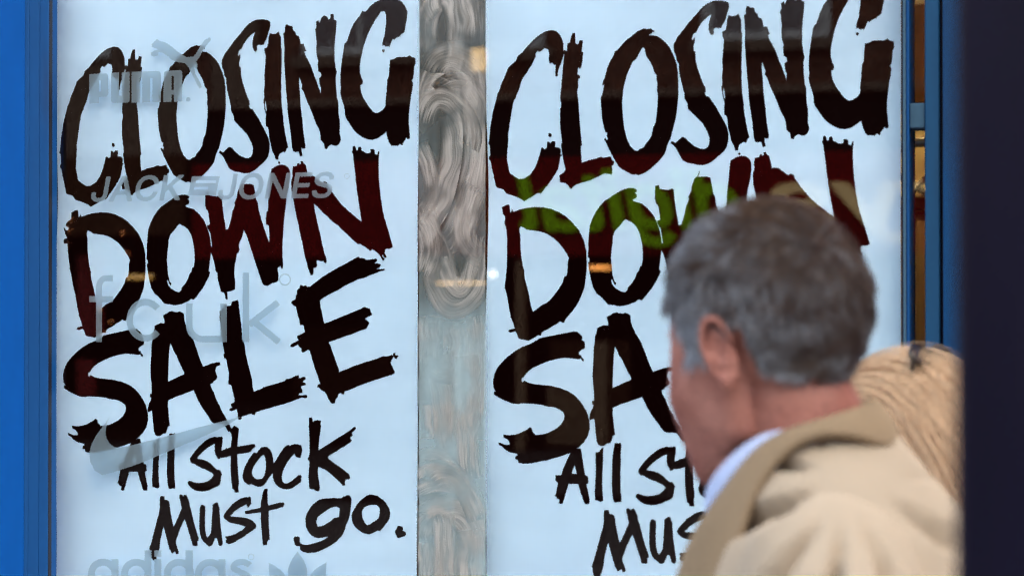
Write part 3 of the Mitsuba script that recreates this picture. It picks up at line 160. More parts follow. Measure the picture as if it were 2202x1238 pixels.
DECALS = [
('cat', 'leaping_cat_emblem', ['208.1,469.9 212.3,466.5 222.7,464.1 235.6,456.2 248.5,445.5 264.6,436.2 277.5,437.2 283.8,444.3 288.6,452.8 298.2,464.2 307.8,469.1 311,465.2 303,456.7 295,446.8 288.7,435.3 282.3,428.2 285.5,422.3 283.9,415 279.1,418.1 280.7,406.4 288.7,394.4 293.5,384 288.7,381.3 282.3,391.7 272.7,409.5 267.9,418.5 261.4,426 248.6,427.9 235.7,432.8 227.6,440.4 219.5,445.1 211.4,446.8 209.8,441 201.7,439.2 195.8,442.1 196.2,446.8 203.3,450.1 209.8,451.3 206.5,452.9 198.4,456.1 196.8,460.6 203.3,466.3'], []),
('cat', 'letter', ['76.6,413 109.3,413.6 113.8,410.2 113.9,376 110.3,372.8 95.8,372.4 95.8,361.8 76.7,361.5'], ['95.7,401.8 99.4,401.7 99.4,382.1 95.8,382.2']),
('cat', 'letter', ['119.2,414.1 134.6,414.4 134.7,373.7 140.1,373.6 140,414.2 155.3,414.5 155.4,364.2 151.8,361 123,361 119.3,364.4'], []),
('cat', 'letter', ['158.9,414.4 209.8,414.3 215.2,410.9 215.3,360 199.3,360.5 199.2,402.5 194.7,402.7 194.8,360.6 179.6,360.2 179.5,403.2 175,403.3 175.1,360.4 159,360.8'], []),
('cat', 'letter', ['221.4,411.5 225,413.8 252.5,414.5 256,411.2 256.1,359.6 240.2,360.1 240.1,372.2 235.7,372.3 235.7,360.2 219.7,359.9'], ['235.6,404.6 240.1,404.5 240.1,380.3 235.7,380.4']),
('cat', 'dot', ['272,363.2 271.5,361.3 270.1,359.9 268.1,359.3 266,359.6 264.3,360.8 263.3,362.5 263.3,364.4 264.3,366.1 266,367.1 268.1,367.3 270.1,366.6 271.5,365.1'], []),
('jack', 'flag_emblem', ['274.9,230.5 327.5,229.5 319.7,196.8 267,197.7'], ['283.1,223.1 320.8,222.4 319.6,217.6 281.9,218.3', '279.6,211.9 305.9,211.5 304.8,206.7 278.4,207.1']),
('tick', 'swoosh_mark', ['367.1,-182.5 345,-195.9 319.7,-207.9 281.5,-224.2 243.1,-239.5 204.5,-254.9 178.6,-265.4 152.6,-274.2 126.4,-282.7 103.5,-288.2 88.7,-280.6 79.8,-264.5 78.4,-249.8 82,-236.4 90.2,-221.5 101.7,-206.5 119,-185.6 113.2,-196 110.6,-206.4 109.9,-216.7 112.6,-225.5 118.2,-233.7 128,-239.4 139.4,-239.7 165.5,-234 223.8,-219.1 287.9,-202 335.5,-190.2'], []),
('thin', 'letter', ['123.7,24 102.5,24 102.5,41.2 104.1,46.1 106.3,48.6 109.4,50 123.6,50 123.6,60.5 107.5,60.4 104.7,59.8 100.9,58.2 98.2,56.4 95.3,53.4 93.6,51 91.7,46.7 90.7,40.2 90.7,24 77.5,24.1 77.5,13.5 90.7,13.4 90.9,-56.2 102.6,-56.1 102.5,13.4 123.7,13.4'], []),
('thin', 'letter', ['210.2,10.5 203.8,15 197.1,17.8 189.9,19.2 182.6,19.2 175.5,17.7 168.8,14.8 162.9,10.6 157.6,5 154,-0.6 151.3,-7.7 150,-14.7 150.1,-21.4 151.3,-27.9 154.1,-35.1 158,-41.1 163,-46.3 168.9,-50.4 175.6,-53.3 182.1,-54.6 190.8,-54.7 197.2,-53.3 203.9,-50.5 209.9,-46.4 214.5,-41.7 205.2,-34.2 201.4,-38.1 197.5,-40.8 193.2,-42.6 188.8,-43.5 184.2,-43.5 179.8,-42.5 175.5,-40.7 171.6,-38 168.2,-34.5 165.5,-30.2 163.6,-25.5 162.6,-20.4 162.6,-15.2 163.5,-10.1 165.4,-5.4 168.1,-1.2 171.5,2.4 175.4,5.1 179.7,7 184.1,7.9 188.7,7.9 193.1,7.1 197.4,5.3 201.3,2.6 205.1,-1.3 214.4,6.2'], []),
('thin', 'letter', ['341,-55.1 340.9,11.2 328.7,11.2 328.8,-44.7 293.9,-44.7 289.2,-43.7 282.9,-40.4 278.5,-35.4 276.3,-29.4 276.1,11.2 263.8,11.2 264.1,-31.2 264.9,-34.6 267.5,-40.5 269.9,-44.1 274.7,-48.7 281.7,-53 288.3,-55.2 292.9,-55.9 328.8,-55.9 328.8,-55.1'], []),
('thin', 'letter', ['382.7,-54.9 382.6,-25.5 386.3,-29.9 390.9,-26.6 434,-58.9 441.6,-50.3 400.7,-19.6 439.7,8.3 432.3,17.1 382.6,-18.4 382.5,63.7 370.4,63.7 370.5,-54.9'], []),
('thin', 'registered_mark', ['459.7,53.4 458,57.1 455,60 451,61.5 446.6,61.5 442.6,60 439.5,57.2 437.9,53.5 437.9,49.5 439.5,45.8 442.6,42.9 446.6,41.4 451,41.3 455,42.9 458.1,45.7 459.7,49.4', '451.7,45.6 453.7,46.9 450.8,50.7 452.2,50.9 452.8,51.7 452.1,56.6 451.1,57.2 444.9,57.6 444.2,56.7 444.2,46.3 446.7,46.3 446.7,50.4 448,50.5'], ['457.5,49.8 456.2,46.8 453.8,44.6 450.5,43.4 447.1,43.4 443.9,44.6 441.4,46.9 440.1,49.9 440.1,53.1 441.4,56 443.8,58.3 447.1,59.5 450.5,59.5 453.7,58.3 456.2,56 457.5,53', '450.2,53 446.7,52.7 446.7,55.3 449.9,55']),
('jack', 'registered_mark', ['566.4,226 565.7,227.7 564.3,229 562.4,229.8 560.5,229.8 558.7,229.1 557.3,227.9 556.5,226.2 556.5,224.3 557.3,222.6 558.7,221.3 560.5,220.6 562.5,220.5 564.3,221.2 565.7,222.5 566.4,224.2', '562.8,222.5 563.7,223.1 562.4,224.8 563.3,225.3 563,227.5 559.7,228 559.4,222.8 560.5,222.8 560.5,224.7 561.1,224.7'], ['565.4,224.4 564.8,223 563.7,222 562.3,221.5 560.7,221.5 559.2,222.1 558.1,223.1 557.5,224.5 557.5,226 558.1,227.3 559.2,228.3 560.7,228.9 562.3,228.8 563.7,228.3 564.8,227.2 565.4,225.8', '562.1,225.9 560.5,225.8 560.5,227 562,226.8']),
('sport', 'letter', ['119.8,-436.5 111.6,-434.2 102.8,-434.1 94.3,-436.3 86.8,-440.6 80.9,-446.6 77.2,-453.9 75.9,-461.7 77.2,-469.5 79.5,-474.2 84.7,-480.4 89.3,-483.5 94.4,-485.8 102.9,-487.4 108.8,-487.1 114.5,-485.9 122.1,-482.4 122.1,-488.4 135.6,-487.9 135.5,-433.6 122,-434.1 122,-437.6'], ['121.7,-462.9 119.3,-468.2 114.9,-472.4 109,-474.8 102.7,-475.1 96.8,-473.1 92.3,-469.2 89.8,-464.1 89.8,-458.4 92.2,-453 96.7,-448.8 102.6,-446.4 108.9,-446.2 114.8,-448.2 119.3,-452 121.7,-457.2']),
('sport', 'letter', ['183.5,-434.3 175.3,-432 166.7,-431.9 158.3,-434.1 150.8,-438.4 145,-444.4 141.3,-451.6 140,-459.4 141.3,-467.1 143.6,-471.8 148.8,-477.9 153.2,-481.1 158.4,-483.3 166.8,-484.9 172.6,-484.7 178.2,-483.4 185.7,-480 185.7,-485.9 199.1,-485.4 199,-416.1 185.6,-416.6 185.6,-435.4'], ['185.4,-460.5 183,-465.9 178.6,-470 172.8,-472.4 166.5,-472.7 160.7,-470.7 156.2,-466.9 153.8,-461.7 153.8,-456 156.2,-450.7 160.6,-446.5 166.4,-444.2 172.7,-443.9 178.5,-445.9 183,-449.7 185.4,-454.9']),
('sport', 'letter', ['204.3,-431.3 217.7,-430.8 217.8,-484.7 204.4,-485.2', '204.3,-416 217.6,-415.5 217.7,-426.8 204.3,-427.2'], []),
('sport', 'letter', ['279.8,-449.1 277.8,-443.4 277.7,-413.5 263.6,-414 263.7,-430.9 257,-429.2 248.4,-429.1 240.1,-431.2 232.8,-435.5 227.1,-441.5 223.4,-448.6 222.2,-456.4 222.7,-461.5 225.6,-468.7 228.8,-472.9 232.9,-476.5 240.2,-480.2 245.7,-481.5 251.4,-481.8 257.1,-481 263.7,-478.8 263.7,-482.9 277.8,-482.3 277.8,-465.3 279.2,-462 280.3,-456.8'], ['263.6,-464 258.9,-467.8 252.9,-469.6 246.8,-469.3 241.3,-466.8 237.3,-462.6 235.5,-457.3 236.1,-451.7 239,-446.6 243.8,-442.8 249.8,-441 255.9,-441.3 261.4,-443.8 263.7,-445.8']),
('sport', 'letter', ['323.8,-429.5 315.8,-427.1 307.3,-427 299.1,-429.2 291.8,-433.4 286.1,-439.4 282.5,-446.5 281.3,-454.2 282.5,-461.8 284.7,-466.5 289.8,-472.6 294.2,-475.7 299.2,-477.9 307.4,-479.5 313.1,-479.3 318.6,-478 326,-474.6 326,-480.5 339,-480 339,-426.6 325.9,-427.1 325.9,-430.5'], ['325.6,-455.4 323.3,-460.7 319,-464.8 313.3,-467.1 307.2,-467.4 301.5,-465.4 297.1,-461.6 294.8,-456.5 294.7,-450.9 297.1,-445.6 301.4,-441.5 307.1,-439.2 313.3,-439 318.9,-440.9 323.3,-444.7 325.6,-449.8']),
('sport', 'letter', ['359.8,-465.8 357.5,-464.5 355.7,-462.1 345.5,-467.1 347.3,-470 349.6,-472.3 353.8,-474.9 358.7,-476.5 362.2,-476 366.7,-476.8 373.1,-476.4 379.6,-474.5 385,-471.2 388.8,-466.9 390.4,-461.8 390.5,-459.8 389.1,-454.8 385.4,-450.5 379.7,-447.4 359.8,-439 360.8,-438 363.5,-436.6 367.3,-435.7 371.4,-435.6 375.2,-436.2 377.9,-437.3 379.9,-439.3 388.1,-431.9 384.4,-428.6 378.4,-426.2 372.7,-425.2 366,-425.5 359.9,-426.9 354.8,-429.4 349.9,-434 348.3,-438.4 348.1,-440.3 349.5,-444.7 350.8,-446.4 374.5,-456.7 377.6,-458.3 378.9,-459.8 379.2,-461 378.9,-462.2 377.6,-463.7 375,-465.2 371.4,-466.3 367.4,-466.4 362.5,-465.4'], []),
('sport', 'trefoil_leaf', ['472.5,-492.1 474,-487.9 484.9,-465.8 487.8,-458.5 489.7,-451.3 490.3,-444 489.4,-436.9 486.9,-429.8 483.1,-422.7 472.4,-408.6 463.5,-420.6 459,-428.3 456,-435.9 454.6,-443.5 454.9,-451 456.7,-458.5 459.6,-465.9 470.9,-488'], []),
('sport', 'trefoil_leaf_001', ['462.3,-494.1 461.1,-490.3 457.2,-469.4 455.4,-462.6 453,-456.3 449.7,-450.5 445.4,-445.3 440.1,-440.6 433.8,-436.5 419.4,-429.4 419.5,-441.9 420.4,-449.5 422.3,-456.5 425.3,-462.9 429.3,-468.6 434.4,-473.7 440.1,-478.4 459.1,-491.5'], []),
('sport', 'trefoil_leaf_002', ['482.7,-493.3 485.8,-490.4 503.9,-476.5 509.5,-471.6 514.4,-466.4 518.4,-460.8 521.5,-454.7 523.5,-448 524.6,-440.9 525,-425.7 513.3,-432.1 506.6,-436.7 500.8,-441.8 496.1,-447.4 492.5,-453.6 489.8,-460.2 487.9,-467.3 483.8,-489.4'], []),
('sport', 'registered_mark', ['392.6,-419.7 391.7,-417.8 390,-416.3 387.8,-415.5 385.4,-415.6 383.3,-416.5 381.6,-418.1 380.7,-420.1 380.7,-422.3 381.6,-424.3 383.3,-425.7 385.5,-426.5 387.8,-426.4 390,-425.5 391.7,-423.9 392.6,-421.9', '388.2,-424.1 389.3,-423.3 387.7,-421.3 388.8,-420.8 388.4,-418.2 384.5,-417.8 384.2,-418.3 384.2,-423.9 385.5,-423.8 385.5,-421.6 386.2,-421.5'], ['391.4,-421.7 390.7,-423.3 389.3,-424.6 387.6,-425.3 385.7,-425.4 384,-424.8 382.6,-423.6 381.9,-422 381.9,-420.3 382.6,-418.7 383.9,-417.4 385.7,-416.7 387.6,-416.6 389.3,-417.2 390.7,-418.4 391.4,-420', '387.4,-420.2 385.5,-420.4 385.5,-418.9 387.2,-419'])]
JACK_SPANS = [('JACK', 79, 252), ('JONES', 322, 533)]
JACK_Z = (190.5, 232.0)

# ------------------------------------------------------------------ materials
def tw(d): return {'type': 'twosided', 'bsdf': d}
def pr(color, rough=0.5, **k):
    c = color if isinstance(color, dict) else {'type': 'rgb', 'value': list(color)}
    return tw({'type': 'principled', 'base_color': c, 'roughness': rough, **k})

def paint_fn(base, amt):
    def fn(p, n, uv):
        w = fbm(p.x * 3, p.y * 3, p.z * 1.3, octaves=3)
        g = fbm(p.x * 60, p.y * 60, p.z * 9, octaves=2)
        d = smoothstep(0.56, 0.80, fbm(p.x * 25 + 9, p.y * 25, p.z * 2.5, octaves=3))
        return mi.Color3f(base) * (1 - amt + 2 * amt * (0.6 * w + 0.4 * g)) * (1 - 0.35 * d) + mi.Color3f(0.010, 0.009, 0.008) * d
    return fn
def bump(b, fn, eps=1e-3, scale=1.0):
    return {'type': 'bumpmap', 'nested_bsdf': b, 'tex': proc(fn, eps), 'scale': scale}

def brush_bump(p, n, uv):
    return 0.00035 * fbm(p.x * 55, p.y * 55, p.z * 5, octaves=2)
scene['blue_paint'] = tw(bump({'type': 'principled', 'base_color': proc(paint_fn((0.001, 0.085, 0.37), 0.12)), 'roughness': 0.5, 'specular': 0.12}, brush_bump))
scene['blue_frame'] = tw(bump({'type': 'principled', 'base_color': proc(paint_fn((0.006, 0.070, 0.24), 0.15)), 'roughness': 0.45, 'specular': 0.2}, brush_bump))
scene['blue_door'] = tw(bump({'type': 'principled', 'base_color': proc(paint_fn((0.003, 0.050, 0.155), 0.22)), 'roughness': 0.45, 'specular': 0.2}, brush_bump))
scene['blue_stile'] = tw(bump({'type': 'principled', 'base_color': proc(paint_fn((0.012, 0.065, 0.155), 0.2)), 'roughness': 0.45, 'specular': 0.2}, brush_bump))
scene['pale_frame'] = pr((0.045, 0.105, 0.17), 0.45, specular=0.25)
scene['dark_gasket'] = pr((0.006, 0.008, 0.02), 0.5)
scene['navy_gloss'] = tw({'type': 'principled', 'base_color': proc(paint_fn((0.005, 0.0045, 0.017), 0.5)), 'roughness': 0.35, 'specular': 0.25})

def paper_col(p, n, uv):
    m = fbm(p.x * 2.2 + 5, 0, p.z * 2.2, octaves=3)  # broad tone drift paints soft shade and reflections into the paper
    w = noise(p.x * 900, 0, p.z * 25) * 0.5 + noise(p.x * 30, 0, p.z * 1000) * 0.5
    return mi.Color3f(0.62, 0.80, 0.985) * (0.85 + 0.20 * m + 0.02 * w)
def paper_bump(p, n, uv):
    return 0.0075 * fbm(p.x * 5, 0, p.z * 4 + 3, octaves=3) + 0.0020 * fbm(p.x * 2.0, 4, p.z * 19, octaves=2) + 0.00004 * noise(p.x * 700, 0, p.z * 60)
scene['poster_paper'] = tw(bump({'type': 'principled', 'base_color': proc(paper_col), 'roughness': 0.6, 'specular': 0.25}, paper_bump))
scene['black_print'] = tw({'type': 'diffuse', 'reflectance': {'type': 'rgb', 'value': [0.0045, 0.0008, 0.0008]}})
scene['pane_glass'] = {'type': 'thindielectric', 'int_ior': 1.52, 'specular_transmittance': {'type': 'rgb', 'value': [0.955, 0.985, 0.99]}}
scene['frosted_film'] = {'type': 'principledthin', 'base_color': {'type': 'rgb', 'value': [0.53, 0.63, 0.69]}, 'roughness': 0.42, 'spec_trans': 0.5, 'eta': 1.3, 'diff_trans': 1.0}

XW0, XW1 = -1.1874, -1.0697
def gap_edge(p):
    w = 0.0012 * (noise(p.z * 70) - 0.5)
    return smoothstep(XW0 - 0.0004, XW0 + 0.0010, p.x + w) * smoothstep(XW1 + 0.0004, XW1 - 0.0010, p.x + w)
def wash_w(p, n, uv):
    k = dr.floor(uv.y * 0.5); v = uv.y - 2 * k; u = uv.x
    v0 = v
    v = v + 0.16 * (fbm(p.x * 30, 2, p.z * 30, octaves=2) - 0.5)
    s = fbm(u * 3 + k * 3.7, v * 8 + k * 57.3, k, octaves=3)
    fine = noise(u * 5, v * 38 + k * 31.0, k)
    ed = smoothstep(0.0, 0.26, v0) * smoothstep(0.0, 0.16, 1 - v0)
    thin = 0.12 + 1.05 * smoothstep(0.30, 0.66, fbm(p.x * 16 + k * 9.1, k, p.z * 16, octaves=3))
    thin = thin * (1 - 0.65 * smoothstep(1.63, 1.56, p.z) * smoothstep(1.42, 1.50, p.z))
    en = smoothstep(0.0, 0.12, u + 0.10 * (fine - 0.5)) * smoothstep(0.0, 0.16, 1 - u + 0.2 * (fine - 0.5))
    return dr.clip((0.20 + 0.95 * smoothstep(0.22, 0.80, 0.74 * s + 0.26 * fine)) * ed * en * thin * 0.66, 0, 0.95) * gap_edge(p)
scene['wash_stroke'] = {'type': 'blendbsdf', 'weight': proc(wash_w), 'a': {'type': 'null'},
                        'b': tw({'type': 'diffuse', 'reflectance': {'type': 'rgb', 'value': [0.60, 0.545, 0.515]}})}
def film_w(p, n, uv):
    lo = smoothstep(1.68, 1.55, p.z)
    s = fbm(p.x * 60, 0, p.z * 4, octaves=3); m = fbm(p.x * 10, 3, p.z * 7, octaves=3)
    return dr.clip(0.07 + 0.42 * m * s + lo * (0.36 + 0.42 * s), 0, 0.95) * gap_edge(p)
scene['wash_film'] = {'type': 'blendbsdf', 'weight': proc(film_w), 'a': {'type': 'null'},
                      'b': tw({'type': 'diffuse', 'reflectance': {'type': 'rgb', 'value': [0.50, 0.635, 0.69]}})}

def brick_col(p, n, uv):
    row = dr.floor(p.z / 0.075); x = p.x / 0.225 + 0.5 * (row - 2 * dr.floor(row / 2))
    fx = x - dr.floor(x); fz = p.z / 0.075 - row
    joint = dr.minimum(dr.minimum(fx, 1 - fx) * 3, dr.minimum(fz, 1 - fz))
    r = mikit.cell_rand(x, row, 3)
    c = mix((0.13, 0.045, 0.026), (0.25, 0.095, 0.052), r)
    return mix((0.20, 0.165, 0.135), c, smoothstep(0.04, 0.12, joint))
scene['far_brick'] = tw({'type': 'diffuse', 'reflectance': proc(brick_col)})
scene['stone'] = pr(proc(paint_fn((0.20, 0.135, 0.09), 0.2)), 0.8)
scene['white_paint'] = pr((0.72, 0.72, 0.70), 0.4)
scene['red_sign'] = pr((0.27, 0.004, 0.004), 0.6, specular=0.1)
scene['green_sign'] = pr((0.17, 0.32, 0.004), 0.6, specular=0.1)
scene['cream_sign'] = pr((0.80, 0.62, 0.36), 0.6)
scene['dark_board'] = pr((0.012, 0.008, 0.007), 0.8, specular=0.1)
scene['brown_board'] = pr((0.09, 0.04, 0.018), 0.7, specular=0.1)
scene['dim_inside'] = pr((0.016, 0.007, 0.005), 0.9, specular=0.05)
scene['tan_wood'] = pr((0.32, 0.20, 0.11), 0.6)
scene['red_banner'] = pr((0.30, 0.012, 0.012), 0.5)
scene['far_glass'] = pr((0.55, 0.58, 0.62), 0.06, metallic=0.6)
def slab_col(p, n, uv):
    row = dr.floor(p.y / 0.6); x = p.x / 0.9 + 0.5 * (row - 2 * dr.floor(row / 2))
    fx = x - dr.floor(x); fy = p.y / 0.6 - row
    j = dr.minimum(dr.minimum(fx, 1 - fx) * 1.5, dr.minimum(fy, 1 - fy))
    return mix((0.10, 0.10, 0.10), mix((0.25, 0.24, 0.23), (0.33, 0.32, 0.30), mikit.cell_rand(x, row)), smoothstep(0.005, 0.015, j)) * (0.8 + 0.4 * fbm(p.x * 3, p.y * 3))
scene['paving'] = pr(proc(slab_col), 0.8)
scene['dark_paving'] = pr(proc(paint_fn((0.030, 0.024, 0.022), 0.25)), 0.8, specular=0.2)
scene['asphalt'] = pr(proc(paint_fn((0.030, 0.029, 0.030), 0.2)), 0.85)
def panel_col(p, n, uv):
    g = fbm(p.x * 45, p.y * 3, p.z * 2.0, octaves=3)
    return mix((0.20, 0.125, 0.06), (0.36, 0.24, 0.13), g)
scene['oak_panel'] = pr(proc(panel_col), 0.5)
scene['inside_plaster'] = pr((0.40, 0.33, 0.26), 0.8)
scene['inside_floor'] = pr((0.16, 0.11, 0.08), 0.5)
scene['cream_panel'] = pr((0.80, 0.66, 0.36), 0.6)
scene['dark_plastic'] = pr((0.03, 0.028, 0.026), 0.4)
scene['chrome'] = pr((0.55, 0.54, 0.52), 0.25, metallic=1.0)

def jacket_col(p, n, uv):
    return mi.Color3f(0.40, 0.328, 0.255) * (0.88 + 0.24 * fbm(p.x * 9, p.y * 9, p.z * 9, octaves=3))
def jacket_bump(p, n, uv):
    return 0.0022 * fbm(p.x * 16, p.y * 16, p.z * 7, octaves=3)
scene['jacket_cloth'] = tw(bump({'type': 'principled', 'base_color': proc(jacket_col), 'roughness': 0.8, 'specular': 0.2, 'sheen': 0.3}, jacket_bump))
scene['shaded_collar_cloth'] = tw({'type': 'principled', 'base_color': proc(lambda p, n, uv: mi.Color3f(0.25, 0.183, 0.120) * (0.8 + 0.4 * fbm(p.x * 12, p.y * 12, p.z * 12, octaves=2))), 'roughness': 0.85, 'specular': 0.2, 'sheen': 0.4})  # collar shade put into the colour, darker than the jacket cloth
scene['shirt_cloth'] = pr((0.42, 0.52, 0.80), 0.7)
def skin_col(p, n, uv):
    m = smoothstep(0.25, 0.75, fbm(p.x * 34, p.y * 34, p.z * 34, octaves=3)); f = fbm(p.x * 260, p.y * 260, p.z * 260, octaves=2)
    return mix((0.27, 0.100, 0.080), (0.37, 0.160, 0.130), m) * (0.80 + 0.40 * f)
scene['skin'] = tw(bump({'type': 'principled', 'base_color': proc(skin_col), 'roughness': 0.55, 'specular': 0.3}, lambda p, n, uv: 0.0006 * fbm(p.x * 180, p.y * 180, p.z * 240, octaves=2), 5e-4))
scene['ear_skin'] = tw({'type': 'principled', 'base_color': {'type': 'rgb', 'value': [0.52, 0.20, 0.15]}, 'roughness': 0.5, 'specular': 0.35})
scene['hair_strand'] = tw({'type': 'principled', 'base_color': {'type': 'mesh_attribute', 'name': 'vertex_color'}, 'roughness': 0.42, 'specular': 0.35})
scene['eye_white'] = pr((0.75, 0.72, 0.68), 0.15)
scene['iris'] = pr((0.08, 0.06, 0.04), 0.1)
scene['lip'] = pr((0.42, 0.14, 0.12), 0.45)
scene['trouser_cloth'] = pr((0.045, 0.05, 0.065), 0.85)
scene['shoe_leather'] = pr((0.03, 0.02, 0.015), 0.35)
scene['brown_top'] = pr((0.16, 0.045, 0.03), 0.85)
scene['sunglass_frame'] = pr((0.02, 0.012, 0.01), 0.2, specular=0.6)
scene['dark_lens'] = pr((0.03, 0.02, 0.018), 0.08, specular=0.6)

# ------------------------------------------------------------------ ground
obj('pavement', box(-30, 30, -4.6, 0.09, -0.5, 0.0), 'paving', kind='structure', label='grey paved pavement in front of the shop window')
obj('road', box(-30, 30, -14.6, -4.6, -0.6, -0.12), 'asphalt', kind='structure', label='dark asphalt street behind the viewer')
obj('far_pavement', box(-30, 30, -26, -14.6, -0.5, 0.0), 'dark_paving', kind='structure', label='grey paved pavement on the other side of the street')

# ------------------------------------------------------------------ the shop front
GY = -0.02
front = thing('corner_shop', 'bright blue painted shop front holding the wide display window', 'shop front')
Z1 = 2.62
obj('pilaster', box(-2.75, -1.9034, -0.0575, 0.10, 0, Z1, 0.0012), 'blue_paint', front, label='wide bright blue pilaster at the left edge')
obj('pilaster_moulding', box(-1.906, -1.8960, -0.0555, 0.10, 0, Z1, 0.001), 'blue_frame', front)
obj('window_stile', box(-1.8965, -1.8757, -0.0540, 0.10, 0, Z1, 0.0008), 'blue_frame', front)
obj('window_stile', box(-1.8762, -1.8585, -0.0528, GY - 0.004, 0, Z1, 0.0012), 'blue_frame', front)
obj('inner_jamb', box(-1.96, -1.866, 0.012, 0.16, 0.3, Z1, 0.002), 'blue_frame', front)
obj('sill', box(-1.8585, -0.255, -0.14, 0.30, 0.55, 0.78, 0.006), 'blue_paint', front)
obj('stall_riser', box(-1.8585, -0.255, -0.047, 0.10, 0, 0.55), 'blue_paint', front)
obj('window_head', box(-1.9034, 1.6, -0.06, 0.12, Z1, Z1 + 0.14, 0.004), 'blue_frame', front)
obj('fascia_board', box(-2.9, 1.8, -0.16, 0.12, Z1 + 0.14, 3.35, 0.006), 'blue_paint', front)
obj('upper_wall', box(-30.0, 30.0, -0.03, 0.25, 3.35, 8.5), 'far_brick', front)
obj('side_wall', box(-30.0, -2.75, -0.03, 0.25, 0, 3.35), 'far_brick', front)
obj('side_wall', box(1.6, 30.0, -0.03, 0.25, 0, 3.35), 'far_brick', front)
obj('window_gasket', box(-1.8592, -1.8580, -0.0508, -0.040, 0.0, Z1), 'dark_gasket', front)
obj('glazing_bead', box(-1.8592, -1.8582, -0.0398, GY - 0.003, 0.0, Z1), 'blue_frame', front)
gl = trimesh.Trimesh([[-1.8588, GY, 0.775], [-0.379, GY, 0.775], [-0.379, GY, Z1], [-1.8588, GY, Z1]], [[0, 1, 2], [0, 2, 3]], process=False)
obj('display_pane', gl, 'pane_glass', front, label='large clear display window pane reflecting the street')
# right jamb: slim metal corner made of three lips
for x0, x1, y0, m in ((-0.3862, -0.3830, -0.026, 'dark_gasket'), (-0.3828, -0.3788, -0.034, 'pale_frame'), (-0.3786, -0.3746, -0.029, 'blue_frame')):
    obj('corner_strip', box(x0, x1, y0, 0.06, 0.3, Z1, 0.0008), m, front)
door = obj('door_pane', trimesh.Trimesh([[-0.3744, 0.004, 0.15], [-0.3500, 0.004, 0.15], [-0.3500, 0.004, Z1], [-0.3744, 0.004, Z1]], [[0, 1, 2], [0, 2, 3]], process=False), 'pane_glass', front)
obj('door_rail', box(-0.3745, -0.3500, -0.020, 0.03, 1.902, 1.941, 0.0015), 'pale_frame', front)
obj('door_rail', box(-0.3745, -0.3500, -0.020, 0.03, 0.0, 0.15, 0.0015), 'pale_frame', front)
obj('door_stile', box(-0.3502, -0.3276, -0.026, 0.04, 0, Z1, 0.002), 'blue_stile', front)
obj('door_gap_seal', box(-0.3276, -0.3222, -0.006, 0.05, 0, Z1), 'dark_gasket', front)
obj('door_post', box(-0.3222, -0.10, -0.034, 0.06, 0, Z1, 0.002), 'blue_door', front)
obj('door_post', box(-0.10, 1.6, -0.04, 0.09, 0, Z1, 0.002), 'blue_door', front)

# ------------------------------------------------------------------ inside the shop
room = thing('shop_interior', 'dim shop room behind the window with oak wall panels', 'room')
obj('floor', box(-2.8, 1.6, 0.30, 4.2, -0.2, 0.02), 'inside_floor', room)
obj('floor', box(-2.8, 1.6, 0.09, 0.30, -0.2, 0.0), 'inside_floor', room)
obj('ceiling', box(-2.8, 1.6, 0.12, 4.2, 2.8, 2.95), 'inside_plaster', room)
obj('side_wall', box(-2.95, -2.8, 0.12, 4.2, 0, 2.8), 'inside_plaster', room)
obj('side_wall', box(1.6, 1.75, 0.12, 4.2, 0, 2.8), 'inside_plaster', room)
obj('back_wall', box(-2.8, 1.6, 3.6, 3.75, 0, 2.8), 'inside_plaster', room)
for i in range(12):
    x = -2.2 + i * 0.24
    obj('wall_panel', box(x, x + 0.232, 3.575, 3.599, 0.02, 2.16, 0.003), 'oak_panel', room)
obj('header_panel', box(-2.2, 1.2, 3.52, 3.598, 2.28, 2.60, 0.004), 'brown_board', room)
obj('sign_panel', box(-1.05, -0.35, 3.46, 3.50, 1.98, 2.262, 0.004), 'cream_panel', room)
rail = thing('clothes_rail', 'chrome clothes rail inside the shop holding dark hangers', 'clothes rail')
obj('bar', tube([(-0.9, 1.9, 2.03), (0.6, 1.9, 2.03)], 0.012, 10), 'chrome', rail, smooth=True)
for x in (-0.88, 0.58):
    obj('upright', tube([(x, 1.9, 0.02), (x, 1.9, 2.03)], 0.014, 10), 'chrome', rail, smooth=True)
for i in range(5):
    x = -0.62 + 0.085 * i
    pts = spline([(0, 0, 0.0), (0.022, 0, 0.02), (0.0, 0, 0.042), (-0.022, 0, 0.022), (-0.006, 0, -0.03), (0, 0, -0.06)], 22)
    a = spline([(0, 0, -0.055), (0.09, 0, -0.085), (0.20, 0, -0.145)], 10); b = a * np.array([-1, 1, 1])
    m = trimesh.util.concatenate([tube(pts, 0.003, 6), tube(a, 0.008, 6), tube(b, 0.008, 6), tube([b[-1], a[-1]], 0.005, 6)])
    m.apply_transform(trimesh.transformations.rotation_matrix(math.radians(60 + 7 * ((i * 37) % 5)), [0, 0, 1]))
    m.apply_translation((x, 1.9, 2.005))
    obj('hanger', m, 'dark_plastic', smooth=True, label='dark plastic clothes hanger on the rail inside the shop', cat='hanger', group='hangers on the shop rail')
lamp = thing('ceiling_lamp', 'warm tube lamp glowing under the ceiling inside the shop', 'lamp')
obj('housing', box(-1.0, -0.3, 2.27, 2.33, 2.74, 2.77, 0.004), 'white_paint', lamp)
scene[lamp + '__tube'] = {**mikit.ply(tube([(-0.97, 2.30, 2.722), (-0.33, 2.30, 2.722)], 0.012, 10), 'white_paint', smooth=True), 'emitter': {'type': 'area', 'radiance': {'type': 'rgb', 'value': [17, 11.5, 4.8]}}}

